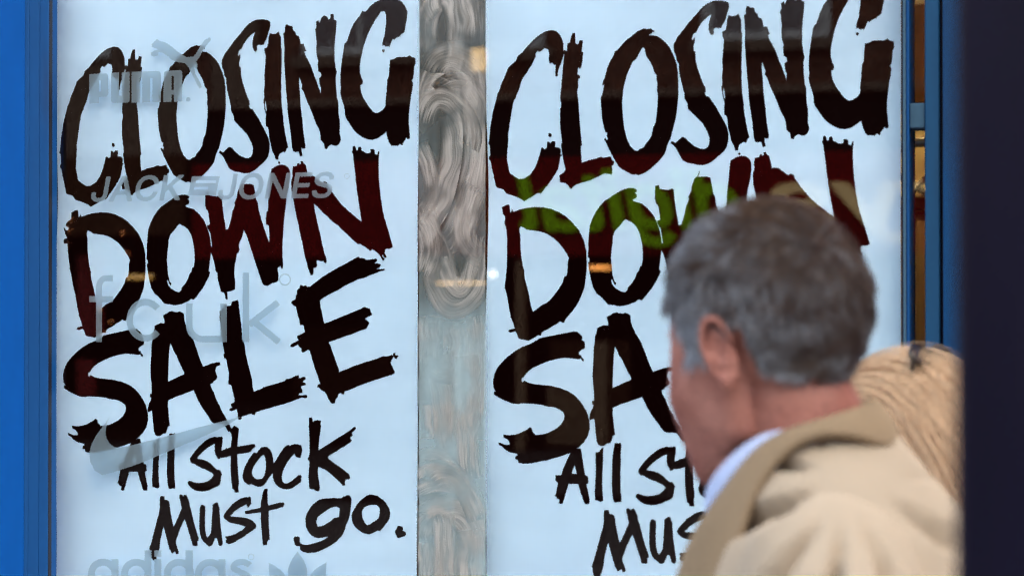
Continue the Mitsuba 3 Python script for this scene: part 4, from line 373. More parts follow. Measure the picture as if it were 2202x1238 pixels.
# ------------------------------------------------------------------ posters
PX0, PZ0, PW = -1.875, 1.62, 0.684
def paper_wave(u, z):
    """how far the hung paper stands off its plane (metres): gentle waves, a lifted left edge low down"""
    p = np.stack([u * 3.1, z * 2.3, np.zeros_like(u)], -1)
    w = 0.022 * (meshkit.fbm(p, 3, 5) - 0.5)
    return w - 0.004 * np.exp(-(u / 0.03) ** 2) * np.sin(7 * z + 1.0)
def poster_grid():
    us = np.linspace(0, PW, 60); zs = np.linspace(-0.74, 0.83, 130)
    U, Zz = np.meshgrid(us, zs)
    edge = 0.004 * np.sin(4.0 * Zz + 0.6) + 0.0025 * np.sin(11 * Zz)
    Uc = U + edge * (1 - U / PW) ** 6
    v = np.stack([Uc.ravel(), paper_wave(U.ravel(), Zz.ravel()), Zz.ravel()], -1)
    n, m = Zz.shape; f = []
    for i in range(n - 1):
        for j in range(m - 1):
            a = i * m + j
            f += [[a, a + 1, a + m + 1], [a, a + m + 1, a + m]]
    return trimesh.Trimesh(v, f, process=False)

def rough_ring(r, amp, step, seed):
    """the traced outline, resampled, with the small ragged edge a dry brush leaves"""
    p = np.asarray(r, float); p = np.vstack([p, p[:1]])
    out = []
    for a, b in zip(p[:-1], p[1:]):
        k = max(1, int(np.linalg.norm(b - a) / step))
        out += [a + (b - a) * i / k for i in range(k)]
    out = np.array(out)
    d = np.roll(out, -1, 0) - np.roll(out, 1, 0); d /= np.linalg.norm(d, axis=1, keepdims=True) + 1e-9
    nrm = np.stack([d[:, 1], -d[:, 0]], 1)
    q = np.concatenate([out / 3.2, np.full((len(out), 1), seed * 3.3)], 1)
    h = meshkit.noise(q, 3) + 0.5 * meshkit.noise(q * 2.7, 9) - 0.75
    return out + nrm * (amp * h)[:, None]

def flat(poly, fine=18.0):
    """a polygon in mm as a mesh in metres with fine enough triangles to follow the paper"""
    v, f = trimesh.creation.triangulate_polygon(poly, engine='earcut')
    m = trimesh.Trimesh(np.column_stack([v / 1000.0, np.zeros(len(v))]), f, process=False)
    vv, ff = trimesh.remesh.subdivide_to_size(m.vertices, m.faces, fine / 1000.0, max_iter=12)
    return np.asarray(vv), np.asarray(ff)

def geoms(g): return [q for q in getattr(g, 'geoms', [g]) if q.geom_type == 'Polygon' and q.area > 0.5]

def glyph_mesh(outers, holes, seed, off=-0.0007):
    g = unary_union([Polygon(rough_ring(pts_of(o), 0.85 if i == 0 else 0.3, 2.0, seed + i)).buffer(0) for i, o in enumerate(outers)])
    for h in holes:
        g = g.difference(Polygon(rough_ring(pts_of(h), 0.8, 2.4, seed + 40)).buffer(0))
    V, F, k = [], [], 0
    for q in geoms(g):
        v, f = flat(q)
        V.append(v); F.append(f + k); k += len(v)
    v, f = np.vstack(V), np.vstack(F)
    v3 = np.stack([v[:, 0], paper_wave(v[:, 0], v[:, 1]) + off, v[:, 1]], -1)
    return trimesh.Trimesh(v3, f, process=False)

GL = [(n, glyph_mesh(o, h, i)) for i, (n, o, h) in enumerate(GLYPHS)]
PAPER = poster_grid()
for i, (dx, dz, lab) in enumerate(((PX0, PZ0, 'left of the two hand brushed closing down sale posters, fully in view'),
                                   (PX0 + 0.7975, PZ0 - 0.002, 'right of the two hand brushed closing down sale posters, partly hidden by the man'))):
    po = thing('sale_poster', lab, 'poster')
    M = T().translate([dx, 0, dz])
    obj('paper', PAPER, 'poster_paper', po, smooth=True, M=T().translate([dx + 0.0035 * i, 0, dz]))
    for n, m in GL:
        obj('brush_letter', m, 'black_print', po, M=M)

# ------------------------------------------------------------------ frosted film marks on the inside of the glass
DEC = {'cat': 'frosted leaping cat emblem with block capitals on the glass, topmost mark', 'jack': 'frosted slanted menswear brand lettering on the glass, second mark from the top',
       'thin': 'frosted four letter lower case brand name in thin strokes on the glass', 'tick': 'frosted curved tick mark across the window glass', 'sport': 'frosted rounded lower case lettering with three leaf emblem at the bottom of the glass',
       'strip': 'small frosted strip at the lower left corner of the glass'}
dk = {}
def decal_part(dec, part, outers, holes, y=GY + 0.003):
    if dec not in dk:
        dk[dec] = thing('window_decal', DEC[dec], 'window sticker')
    g = unary_union([Polygon(pts_of(o)).buffer(0) for o in outers])
    for h in holes: g = g.difference(Polygon(pts_of(h)).buffer(0))
    ms = []
    for q in geoms(g):
        v, f = trimesh.creation.triangulate_polygon(q, engine='earcut')
        ms.append(trimesh.Trimesh(np.column_stack([PX0 + v[:, 0] / 1000, np.full(len(v), y), PZ0 + v[:, 1] / 1000]), f, process=False))
    obj(part, trimesh.util.concatenate(ms), 'frosted_film', dk[dec])
for dec, part, o, h in DECALS:
    decal_part(dec, part.rstrip('_0123456789'), o, h)
def text_poly(text, height, bold=True):
    """outlines of lettering as shapely geometry, capitals `height` tall, origin at the left of the baseline"""
    m = meshkit.text_mesh(text, height, 0.001, bold)
    tr = m.vertices[m.faces]
    flatf = np.abs(np.cross(tr[:, 1] - tr[:, 0], tr[:, 2] - tr[:, 0])[:, 2]) > 1e-12
    top = (tr[:, :, 2].min(1) > 0.0005) & flatf
    return unary_union([Polygon(t[:, :2]).buffer(1e-6) for t in tr[top]])
def slanted(text, x0, x1, z0, z1, k, bold=True):
    """each letter of text as a geometry (mm), fitted between x0..x1 and z0..z1 with slant k"""
    from shapely import affinity
    whole = text_poly(text, 1.0, bold); b = whole.bounds
    parts = sorted(geoms_any(whole), key=lambda q: q.bounds[0])
    sx, sz = (x1 - x0) / (b[2] - b[0]), (z1 - z0) / 1.0
    return [affinity.affine_transform(q, [sx, k * sz, 0, sz, x0 - b[0] * sx, z0]) for q in parts]
def geoms_any(g): return [q for q in getattr(g, 'geoms', [g]) if q.geom_type == 'Polygon' and q.area > 1e-5]
def ring_txt(c): return ' '.join(f'{x:.2f},{y:.2f}' for x, y in list(c)[:-1])
for text, xa, xb in JACK_SPANS:
    for q in slanted(text, xa, xb, JACK_Z[0], JACK_Z[1], 0.20):
        decal_part('jack', 'letter', [ring_txt(q.exterior.coords)], [ring_txt(i.coords) for i in q.interiors])
st = rough_ring([(8, -469), (56, -467), (57, -478), (8, -481)], 2.5, 3, 4)
decal_part('strip', 'film_strip', [' '.join(f'{a:.2f},{b:.2f}' for a, b in st)], [])

# ------------------------------------------------------------------ whitewash brushed on the inside of the glass between the posters
ww = thing('whitewash_smear', 'swirling whitewash brushed on the glass between the two posters', 'whitewash')
film = trimesh.Trimesh([[XW0 - .002, GY + .0105, 0.775], [XW1 + .002, GY + .0105, 0.775], [XW1 + .002, GY + .0105, Z1], [XW0 - .002, GY + .0105, Z1]], [[0, 1, 2], [0, 2, 3]], process=False)
obj('thin_film', film, 'wash_film', ww)
def wash_point(px, py):
    """stroke sketch units (photo pixels within the strip) to the glass"""
    return XW0 + (px - 903) / 139.0 * (XW1 - XW0), 1.676 - (py - 600) * 0.000822
STROKES = [  # width, centre line
    (46, '918,150 915,95 930,50 960,28 990,40 1005,90 1010,150'), (70, '950,10 985,30 1000,80 1000,150 990,200'), (30, '940,70 930,40 950,10 985,2'),
    (34, '912,250 918,205 945,178 972,190 975,240'), (60, '935,190 975,160 1010,180 1028,240 1030,310'),
    (72, '925,300 918,262 945,232 975,250 992,310 985,390 962,450 930,505 906,540'), (50, '950,235 990,220 1018,262 1026,340 1012,430 985,500 950,540'),
    (30, '905,330 925,380 930,430 912,470'), (44, '1000,215 1030,262 1036,350 1022,440 1000,510 1005,545'), (40, '915,290 950,238 990,268 1006,340'),
    (36, '915,460 935,520 960,580 985,620 1010,600 1030,540'), (52, '925,540 945,610 975,655 1005,640 1026,590 1034,520'), (26, '950,560 970,610 990,630 1008,600 1018,560'),
    (44, '908,480 930,540 915,600'), (40, '1020,420 1000,480 1010,540 1035,560'),
    (110, '970,690 968,760 972,840 975,930'), (50, '925,680 925,760 930,860'), (38, '1024,680 1032,760 1026,850 1012,915'), (44, '945,775 955,840 965,930 985,1000'), (60, '945,772 958,780 975,778'),
    (40, '1005,760 1008,850 1005,940 1015,1010'),
    (40, '908,985 935,970 965,990 985,1020'), (46, '905,1020 940,1000 975,1020 1005,1060'), (44, '905,1050 945,1030 985,1050 1020,1100 1034,1140'), (40, '908,1085 950,1060 1000,1085 1036,1170'),
    (60, '930,1130 928,1170 925,1260'), (54, '915,1140 940,1085 985,1075 1018,1110 1030,1170'), (40, '930,1010 970,1000 1010,1040 1030,1090'), (60, '970,1120 972,1170 968,1260'), (50, '1010,1110 1014,1180 1010,1260'), (40, '955,1080 960,1160 950,1260')]
for i, (w, s) in enumerate(STROKES):
    c = spline([wash_point(*p) for p in pts_of(s)], 40)
    d = np.gradient(c, axis=0); d /= np.linalg.norm(d, axis=1, keepdims=True)
    nn = np.stack([d[:, 1], -d[:, 0]], 1); half = w * 0.000842 * 0.62
    V, UV, F = [], [], []
    for j in range(40):
        for k in range(7):
            q = c[j] + nn[j] * half * (k / 3.0 - 1)
            q[0] = min(max(q[0], XW0 - 0.002), XW1 + 0.002)
            V.append((q[0], GY + 0.010 - 0.0002 * i, q[1])); UV.append((j / 39.0, 2 * i + k / 6.0))
    for j in range(39):
        for k in range(6):
            a = j * 7 + k; F += [[a, a + 1, a + 8], [a, a + 8, a + 7]]
    obj('brush_stroke', trimesh.Trimesh(V, F, process=False), 'wash_stroke', ww, uv=np.array(UV))

# ------------------------------------------------------------------ the other side of the street (seen in the glass)
FY = -20.0
eshop = thing('electronics_shop', 'brick shop across the street with a red sign, reflected in the glass', 'shop')
def far(name, x0, x1, y0, y1, z0, z1, mat, parent, ch=0.0, **k):
    return obj(name, box(x0, x1, FY + y0, FY + y1, z0, z1, ch), mat, parent, **k)
far('brick_wall', -11.2, 9.0, -6, 0.0, 4.0, 9.6, 'far_brick', eshop)
far('cornice', -11.25, 9.0, 0.0, 0.16, 4.0, 4.09, 'stone', eshop, 0.02)
far('shutter_box', -11.15, 9.0, -0.3, 0.05, 3.36, 3.998, 'dark_board', eshop)
far('fascia', -11.15, 9.0, -0.3, 0.12, 2.23, 3.358, 'red_sign', eshop, 0.01, label='red fascia board with green and cream lettering')
far('back_wall', -11.2, 9.0, -5, -4.9, 0, 3.3, 'dim_inside', eshop)
far('inside_floor', -11.2, 9.0, -4.9, -0.3, 0.0, 0.05, 'dim_inside', eshop)
far('end_wall', -11.2, -11.0, -4.9, -0.3, 0.05, 3.3, 'dim_inside', eshop)
far('end_wall', 8.8, 9.0, -4.9, -0.3, 0.05, 3.3, 'dim_inside', eshop)
far('window_base', -11.0, -7.2, -0.2, 0.0, 0.0, 0.5, 'dark_board', eshop)
far('window_base', -5.0, 8.8, -0.2, 0.0, 0.0, 0.5, 'dark_board', eshop)
far('door_post', -7.10, -7.01, -0.12, 0.05, 0, 2.228, 'tan_wood', eshop)
far('door_post', -6.19, -6.04, -0.12, 0.04, 0, 1.26, 'tan_wood', eshop)
far('door_board', -6.86, -5.9, -0.6, -0.55, 0.05, 1.26, 'brown_board', eshop)
far('counter', -6.86, -6.3, -0.5, -0.42, 0.05, 0.8, 'tan_wood', eshop)
far('display_shelf', -10.6, -8.0, -2.0, -1.7, 0.05, 1.4, 'brown_board', eshop)
far('display_shelf', -4.6, 2.0, -2.0, -1.7, 0.05, 1.4, 'brown_board', eshop)
far('parapet', -11.25, 9.0, -0.3, 0.12, 9.6, 9.85, 'stone', eshop, 0.02)
far('roof', -11.2, 9.0, -6, -0.3, 9.6, 9.7, 'dark_board', eshop)
far('pilaster', -10.92, -10.30, 0.0, 0.10, 4.09, 9.6, 'stone', eshop, 0.02)
for z0, z1 in ((4.62, 6.5), (7.3, 8.9)):
    for x0 in (-9.75, -8.2, -4.92, -2.2, 0.6, 3.4, 6.2):
        x1 = x0 + 1.44
        w = far('window', x0 + 0.04, x1 - 0.04, -0.1, 0.012, z0 + 0.02, z1 - 0.02, 'far_glass', eshop)
        fr = [box(x0, x0 + 0.12, FY - 0.05, FY + 0.05, z0, z1), box(x1 - 0.12, x1, FY - 0.05, FY + 0.05, z0, z1), box(x0 + .12, x1 - .12, FY - 0.05, FY + 0.05, z1 - 0.1, z1),
              box(x0 + .12, x1 - .12, FY - 0.05, FY + 0.05, z0, z0 + 0.09), box((x0 + x1) / 2 - .025, (x0 + x1) / 2 + .025, FY - 0.05, FY + 0.035, z0 + .09, z1 - .1),
              box(x0 + .12, x1 - .12, FY - 0.05, FY + 0.03, (z0 + z1) / 2 - .03, (z0 + z1) / 2 + .03)]
        obj('frame', trimesh.util.concatenate(fr), 'white_paint', w)
        obj('sill', box(x0 - 0.12, x1 + 0.12, FY, FY + 0.14, z0 - 0.14, z0 - 0.002, 0.01), 'stone', w)
def sign_text(text, xr, xl, z0, z1, k, mat, glow):
    """raised sign lettering read from the street (looking towards -y), from world x = xr (first letter) down to xl (last)"""
    from shapely import affinity
    g = text_poly(text, 1.0, True); b = g.bounds
    parts = [q.buffer(0.006) for q in sorted(geoms_any(g), key=lambda q: q.bounds[0])]
    sx, sz = (xr - xl) / (b[2] - b[0]), (z1 - z0)
    for q in parts:
        q = affinity.affine_transform(q, [sx, k * sz, 0, sz, -b[0] * sx, 0]).simplify(0.004)
        m = trimesh.creation.extrude_polygon(q, 0.06, engine='earcut')
        v = np.asarray(m.vertices)
        m = trimesh.Trimesh(np.column_stack([xr - v[:, 0], FY + 0.118 + v[:, 2], z0 + v[:, 1]]), m.faces, process=False)
        if m.volume < 0: m.invert()
        key = obj('sign_letter', m, mat, eshop)
        scene[key]['emitter'] = {'type': 'area', 'radiance': {'type': 'rgb', 'value': glow}}   # glow added to brighten the letters in the window reflection
sign_text('Currys', 0.15, -4.05, 2.54, 3.15, 0.22, 'cream_sign', [0.12, 0.078, 0.026])
sign_text('.digital', -4.2, -7.0, 2.54, 3.17, 0.22, 'green_sign', [0.035, 0.068, 0.0005])

neigh = thing('stone_shop', 'stone fronted shop with brown sign board, reflected at the left of the glass', 'shop')
far('stone_wall', -24, -11.25, -6, 0.0, 3.5, 9.3, 'stone', neigh)
far('sign_board', -24, -11.25, -0.3, 0.14, 2.52, 3.48, 'brown_board', neigh, 0.01)
far('back_wall', -24, -11.25, -4, -3.9, 0, 3.49, 'dim_inside', neigh)
far('inside_floor', -24, -11.25, -3.9, -0.3, 0.0, 0.05, 'dim_inside', neigh)
far('banner', -12.86, -12.50, -0.25, -0.2, 1.30, 2.30, 'red_banner', neigh)
far('banner', -12.86, -12.62, -0.25, -0.2, 0.55, 1.00, 'red_banner', neigh)
far('roof', -24, -11.25, -6, 0.1, 9.3, 9.45, 'dark_board', neigh)
for x0 in (-13.6, -16.2, -18.8):
    w = far('window', x0, x0 + 1.3, -0.1, 0.012, 4.7, 6.6, 'far_glass', neigh)
    fr = [box(x0, x0 + 0.1, FY - .05, FY + .05, 4.7, 6.6), box(x0 + 1.2, x0 + 1.3, FY - .05, FY + .05, 4.7, 6.6), box(x0 + .1, x0 + 1.2, FY - .05, FY + .04, 5.6, 5.68), box(x0 + .1, x0 + 1.2, FY - .05, FY + .05, 4.7, 4.8), box(x0 + .1, x0 + 1.2, FY - .05, FY + .05, 6.5, 6.6)]
    obj('frame', trimesh.util.concatenate(fr), 'white_paint', w)
right = thing('terrace_building', 'brick terrace further along the other side of the street', 'building')
far('brick_wall', 9.05, 24, -6, 0.0, 0, 9.0, 'far_brick', right)
far('roof', 9.05, 24, -6, 0.1, 9.0, 9.2, 'dark_board', right)

def lit(key, mesh, rad, mat='white_paint'):
    scene[key] = {**mikit.ply(mesh, mat, smooth=True), 'emitter': {'type': 'area', 'radiance': {'type': 'rgb', 'value': rad}}}
def tube_lamp(x0, x1, y, z, rad, lab, rad_m=0.03):
    k = thing('tube_lamp', lab, 'lamp')
    lit(k + '__tube', tube([(x0, y, z), (x1, y, z)], rad_m, 8), rad)
    obj('bracket', box(x0, x1, y - 0.04, y + 0.04, z + 0.04, z + 0.07), 'dark_board', k)
tube_lamp(-6.24, -6.0, -20.05, 2.10, [1.5, 0.55, 0.1], 'short orange tube lamp glowing under the red sign across the street')
tube_lamp(-8.10, -7.50, -20.05, 1.93, [1.3, .85, 0.4], 'long warm tube lamp glowing in the shop across the street', 0.014)
tube_lamp(-12.1, -11.75, -20.05, 2.02, [.45, .24, .04], 'dim amber tube lamp glowing in the stone shop across the street')
gk = thing('globe_lamp', 'small white globe lamp glowing by the door across the street', 'lamp')
lit(gk + '__globe', tri(ball((-7.33, -19.8, 2.03), 0.05, 24)), [1.2, 1.1, 1.0])
obj('bracket', box(-7.35, -7.31, -20.0, -19.86, 2.02, 2.04), 'dark_board', gk)
for i, (x, z) in enumerate(((-12.75, 2.72), (-12.77, 2.60), (-12.79, 2.42), (-12.05, 2.55), (-11.98, 2.30), (-12.3, 1.34), (-12.2, 1.48), (-12.35, 1.62))):
    b = thing('fairy_bulb', 'tiny orange bulb glowing on the stone shop, reflected in the glass', 'bulb', 'tiny orange bulbs on the stone shop')
    lit(b + '__bulb', tri(ball((x, -19.83, z), 0.013, 10)), [1.1, .36, .08])
    obj('clip', box(x - .008, x + .008, -19.86, -19.845, z + 0.018, z + 0.05), 'dark_board', b)
wk = thing('wall_lantern', 'amber wall lantern above the red sign across the street', 'lamp')
lit(wk + '__glass', box(-7.56, -7.40, -19.84, -19.70, 4.36, 4.62, 0.02), [.7, .42, .12])
obj('cap', box(-7.59, -7.37, -19.87, -19.67, 4.622, 4.67, 0.01), 'dark_board', wk)
obj('arm', box(-7.50, -7.46, -20.0, -19.84, 4.45, 4.49), 'dark_board', wk)

# ------------------------------------------------------------------ people
def smoothed(man, edge, it=12):
    m = tri(man.refine_to_length(edge))
    m.merge_vertices()
    trimesh.smoothing.filter_taubin(m, lamb=0.5, nu=0.52, iterations=it)
    return m

def loft(sec, n=72, steps=60):
    """stacked super-ellipses (z, xc, yc, rx, ry, power), closed at both ends"""
    from scipy.interpolate import PchipInterpolator
    s = np.asarray(sorted(sec), float); z = np.linspace(s[0, 0], s[-1, 0], steps)
    q = PchipInterpolator(s[:, 0], s[:, 1:])(z)
    a = np.arange(n) * 2 * np.pi / n
    ca, sa = np.cos(a), np.sin(a)
    e = 2.0 / q[:, 4:5]
    X = q[:, 0:1] + q[:, 2:3] * np.sign(ca) * np.abs(ca) ** e
    Y = q[:, 1:2] + q[:, 3:4] * np.sign(sa) * np.abs(sa) ** e
    v = np.stack([X, Y, np.repeat(z[:, None], n, 1)], -1).reshape(-1, 3)
    f = []
    for i in range(steps - 1):
        for j in range(n):
            A, B, Cc, D = i * n + j, i * n + (j + 1) % n, (i + 1) * n + (j + 1) % n, (i + 1) * n + j
            f += [[A, B, Cc], [A, Cc, D]]
    v = np.vstack([v, [q[0, 0], q[0, 1], z[0]], [q[-1, 0], q[-1, 1], z[-1]]])
    for j in range(n):
        f.append([len(v) - 2, (j + 1) % n, j]); f.append([len(v) - 1, (steps - 1) * n + j, (steps - 1) * n + (j + 1) % n])
    m = trimesh.Trimesh(v, f, process=False)
    if m.volume < 0: m.invert()
    return m

def head_solid(sc=1.0, male=True):
    """skull and face in the head's own frame: x forward, y to the left, z up, origin between the ears"""
    H = ball((-0.006, 0, 0.036), (0.092, 0.075, 0.092), 48)
    jaw_w = 1.0 if male else 0.92
    face = m3.Manifold.batch_hull([ball((0.062, 0, 0.045), (0.026, 0.050, 0.03), 24), ball((0.063, 0.034 * jaw_w, -0.032), 0.027, 18), ball((0.063, -0.034 * jaw_w, -0.032), 0.027, 18),
                                   ball((0.079, 0, -0.098), (0.019, 0.026, 0.017), 18), ball((0.008, 0.050 * jaw_w, -0.066), 0.018, 16), ball((0.008, -0.050 * jaw_w, -0.066), 0.018, 16),
                                   ball((0.0, 0.056, 0.0), 0.018, 16), ball((0.0, -0.056, 0.0), 0.018, 16)])
    nose = m3.Manifold.batch_hull([ball((0.088, 0, 0.012), 0.006, 12), ball((0.107, 0, -0.028), 0.0085, 12), ball((0.088, 0.011, -0.034), 0.007, 12), ball((0.088, -0.011, -0.034), 0.007, 12)])
    lips = m3.Manifold.batch_hull([ball((0.091, 0.0, -0.060), (0.007, 0.016, 0.006), 14), ball((0.078, 0.02, -0.061), 0.004, 10), ball((0.078, -0.02, -0.061), 0.004, 10)]) + ball((0.0905, 0, -0.071), (0.007, 0.016, 0.006), 14)
    brow = m3.Manifold.batch_hull([ball((0.080, 0.034, 0.027), 0.008, 12), ball((0.086, 0.006, 0.024), 0.008, 12)]) + m3.Manifold.batch_hull([ball((0.080, -0.034, 0.027), 0.008, 12), ball((0.086, -0.006, 0.024), 0.008, 12)])
    s = H + face + nose + lips + brow
    for sgn in (1, -1):
        s = s - ball((0.094, 0.031 * sgn, 0.008), (0.016, 0.015, 0.010), 18)
    return s

def ear(sgn):
    rim = tube(np.array([(0.020 * math.cos(t) - 0.001 * 0, 0.004 + 0.003 * math.sin(t), 0.033 * math.sin(t) * (1 if math.sin(t) > 0 else 0.9)) for t in np.linspace(-2.1, 3.0, 26)]), 0.0042, 8)
    e = man_of(rim) + (ball((0, 0, -0.002), (0.019, 0.006, 0.030), 22) - ball((0.002, 0.007, 0.002), (0.011, 0.005, 0.017), 18)) + ball((0.006, 0.003, -0.030), (0.010, 0.005, 0.010), 14) + ball((0.014, 0.002, -0.004), (0.005, 0.005, 0.009), 12)
    e = e.scale((0.68, 1.0, 0.88)).rotate((0, 12, 0)).rotate((0, 0, 24))
    e = e.translate((-0.006, 0.078, 0.0))
    return e if sgn > 0 else e.mirror((0, 1, 0))

def ribbons(paths, rad, cols):
    """paths (n, k, 3) as thin three-sided tapered strands, colour per strand"""
    n, k, _ = paths.shape
    t = np.gradient(paths, axis=1); t /= np.linalg.norm(t, axis=2, keepdims=True) + 1e-12
    ref = np.array([0.3, 0.5, 0.81]); a = np.cross(t, ref); a /= np.linalg.norm(a, axis=2, keepdims=True) + 1e-9; b = np.cross(t, a)
    taper = np.linspace(1, 0.25, k)[None, :, None]
    rr = np.asarray(rad).reshape(-1, 1, 1) * taper
    v = np.stack([paths + rr * (math.cos(q) * a + math.sin(q) * b) for q in (0, 2.094, 4.189)], 2)
    idx = np.arange(n)[:, None, None] * k * 3 + np.arange(k - 1)[None, :, None] * 3
    j = np.arange(3)[None, None, :]; j2 = (j + 1) % 3
    A, B, Cc, D = idx + j, idx + j2, idx + 3 + j2, idx + 3 + j
    f = np.concatenate([np.stack([A, B, Cc], -1).reshape(-1, 3), np.stack([A, Cc, D], -1).reshape(-1, 3)])
    c = np.repeat(np.asarray(cols), k * 3, axis=0)
    return trimesh.Trimesh(v.reshape(-1, 3), f, process=False), c

def RT(yaw, pitch=0.0, roll=0.0):
    cy, sy, cp, sp, cr, sr = math.cos(yaw), math.sin(yaw), math.cos(pitch), math.sin(pitch), math.cos(roll), math.sin(roll)
    Rz = np.array([[cy, -sy, 0], [sy, cy, 0], [0, 0, 1]]); Ry = np.array([[cp, 0, sp], [0, 1, 0], [-sp, 0, cp]]); Rx = np.array([[1, 0, 0], [0, cr, -sr], [0, sr, cr]])
    return Rz @ Ry @ Rx

def strip(a, b, n=60, thick=0.003):
    """a bent band of cloth between two curves, given some thickness"""
    A, B = spline(a, n), spline(b, n)
    rows = []
    for t in np.linspace(0, 1, 9):
        rows.append(A * (1 - t) + B * t)
    G = np.array(rows)
    du = np.gradient(G, axis=1); dv = np.gradient(G, axis=0)
    nn = np.cross(du, dv); nn /= np.linalg.norm(nn, axis=2, keepdims=True) + 1e-9
    bulge = np.sin(np.linspace(0, np.pi, 9))[:, None, None] * 0.004
    out = G + nn * (bulge + thick / 2); inn = G + nn * (bulge - thick / 2)
    r, cnum = 9, n
    v = np.vstack([out.reshape(-1, 3), inn.reshape(-1, 3)]); o = r * cnum; f = []
    for i in range(r - 1):
        for j in range(cnum - 1):
            p, q, s, u = i * cnum + j, i * cnum + j + 1, (i + 1) * cnum + j + 1, (i + 1) * cnum + j
            f += [[p, q, s], [p, s, u], [o + p, o + s, o + q], [o + p, o + u, o + s]]
    for j in range(cnum - 1):
        f += [[j, o + j, o + j + 1], [j, o + j + 1, j + 1]]
        p = (r - 1) * cnum + j; f += [[p, p + 1, o + p + 1], [p, o + p + 1, o + p]]
    for i in range(r - 1):
        p = i * cnum; f += [[p, p + cnum, o + p + cnum], [p, o + p + cnum, o + p]]
        p = i * cnum + cnum - 1; f += [[p, o + p, o + p + cnum], [p, o + p + cnum, p + cnum]]
    m = trimesh.Trimesh(v, f, process=False); m.fix_normals()
    return m

def sym(half):
    """a curve from the back centre round the left side, mirrored to run right side - back - left side"""
    h = [tuple(p) for p in half]
    return [(x, -y, z) for x, y, z in h[:0:-1]] + h

def place(yaw_dir, x, y):
    """figure frame (x forward, y left, z up) to the world"""
    f = np.asarray(yaw_dir, float); f /= np.linalg.norm(f)
    M = np.eye(4); M[:2, 0] = f[:2]; M[:2, 1] = [-f[1], f[0]]; M[0, 3], M[1, 3] = x, y
    return T(M)

def face_of(al):  # facing direction: al degrees from image-left towards the shop
    a = math.radians(al); return -R_ * math.cos(a) + FH * math.sin(a)

def eyes(person, hc, Rm, M):
    for s in (1, -1):
        e = hc + Rm @ np.array([0.0735, 0.031 * s, 0.008])
        obj('eye', tri(ball(e, 0.0125, 20)), 'eye_white', person, smooth=True, M=M)
        obj('iris', tri(ball(e + Rm @ np.array([0.0075, 0, 0]), (0.0062, 0.0062, 0.0062), 16)), 'iris', person, smooth=True, M=M)

# --- the man
man = thing('person', 'grey haired man in beige jacket walking left and looking at the posters', 'person')
hp = CAM + FH * 1.9 + R_ * (1657 - 1101) / 4550 * 1.9
MM = place(face_of(14), hp[0], hp[1])
HC = np.array([-0.001, 0.0, 1.583])
RH = RT(math.radians(-31), math.radians(9), 0)
A4 = np.eye(4); A4[:3, :3] = RH; A4[:3, 3] = HC
head = (head_solid() + ear(1) + ear(-1)).transform(A4[:3])
neck = chain([(-0.012, 0, 1.545, 0.058), (-0.045, 0, 1.47, 0.064), (-0.06, 0, 1.40, 0.07)], 32) + chain([(0.03, 0.0, 1.53, 0.035), (-0.01, 0, 1.46, 0.05)], 24)
skin = smoothed(head + neck, 0.006, 8)
obj('skin', skin, 'skin', man, smooth=True, M=MM)
eyes(man, HC, RH, MM)
def to_head(p, hc, Rm): return (np.asarray(p) - hc) @ Rm
def short_hair(skin, hc, Rm, n):
    pts, fi = trimesh.sample.sample_surface(skin, n * 6, seed=3)
    nn = skin.face_normals[fi]; q = to_head(pts, hc, Rm); qn = nn @ Rm
    x, y, z = q.T; ay = np.abs(y)
    line = np.where(x > 0.012, np.where(x > 0.055, 0.062 - 0.0 * x, 0.028 + (x - 0.03) * 0.9), np.where(x > -0.030, 0.036, -0.020 + 0.33 * (x + 0.03)))
    side = (x > 0.014) & (x < 0.046) & (z > 0.004) & (ay > 0.045)
    front = (x > 0.055) & (z < 0.066 + 0.10 * ay)
    ok = ((z > line) & ~front) | side
    ok &= (z > -0.07) & (x < 0.09)
    earzone = (ay > 0.076) & (x > -0.035) & (x < 0.02) & (z < 0.036)
    ok &= ~earzone
    keep = np.flatnonzero(ok)[:n]
    return pts[keep], nn[keep], q[keep], qn[keep]
rp, rn, rq, rqn = short_hair(skin, HC, RH, 17000)
K = 5
bl = np.clip((rq[:, 2:3] + 0.25 * (meshkit.noise(rq * 40, 4) - 0.5)[:, None] * 0.12 - 0.035) / 0.085, 0, 1)
bl = bl * bl * (3 - 2 * bl)
flow = bl * np.array([0.9, 0, -0.1]) + (1 - bl) * np.array([-0.15, 0, -1.0])
clump = np.stack([meshkit.noise(rq * 75 + s, 11) - 0.5 for s in (0, 40, 80)], -1)
flow = flow + 1.3 * clump + rng.normal(0, 0.22, flow.shape)
flow -= rqn * (flow * rqn).sum(1, keepdims=True); flow /= np.linalg.norm(flow, axis=1, keepdims=True) + 1e-9
L = (0.020 + 0.012 * np.clip((rq[:, 2] - 0.01) / 0.08, 0, 1)) * (0.7 + 0.5 * rng.random(len(rq)))
L *= np.where((rq[:, 2] < 0.0), 0.6, 1.0)
t = np.linspace(0, 1, K)[None, :, None]
lift = 0.007 + 0.006 * np.clip((rq[:, 2]) / 0.09, 0, 1) + 0.012 * clump[:, 0]
lift = lift * np.clip(1 + rq[:, 0] / 0.12, 0.45, 1)
P = rp[:, None] - 0.001 * rn[:, None] + (flow @ RH.T)[:, None] * (L[:, None, None] * t) + rn[:, None] * (lift[:, None, None] * np.sqrt(t) + L[:, None, None] ** 2 * -2.2 * t ** 2)
grey = np.clip(0.46 + 0.60 * (rq[:, 0] - 0.0) / 0.08 - 0.35 * (rq[:, 2] - 0.06) / 0.08 + 2.0 * (meshkit.fbm(rq * np.array([45, 45, 80]), 3, 4) - 0.5) + rng.normal(0, 0.28, len(rq)), 0, 1)
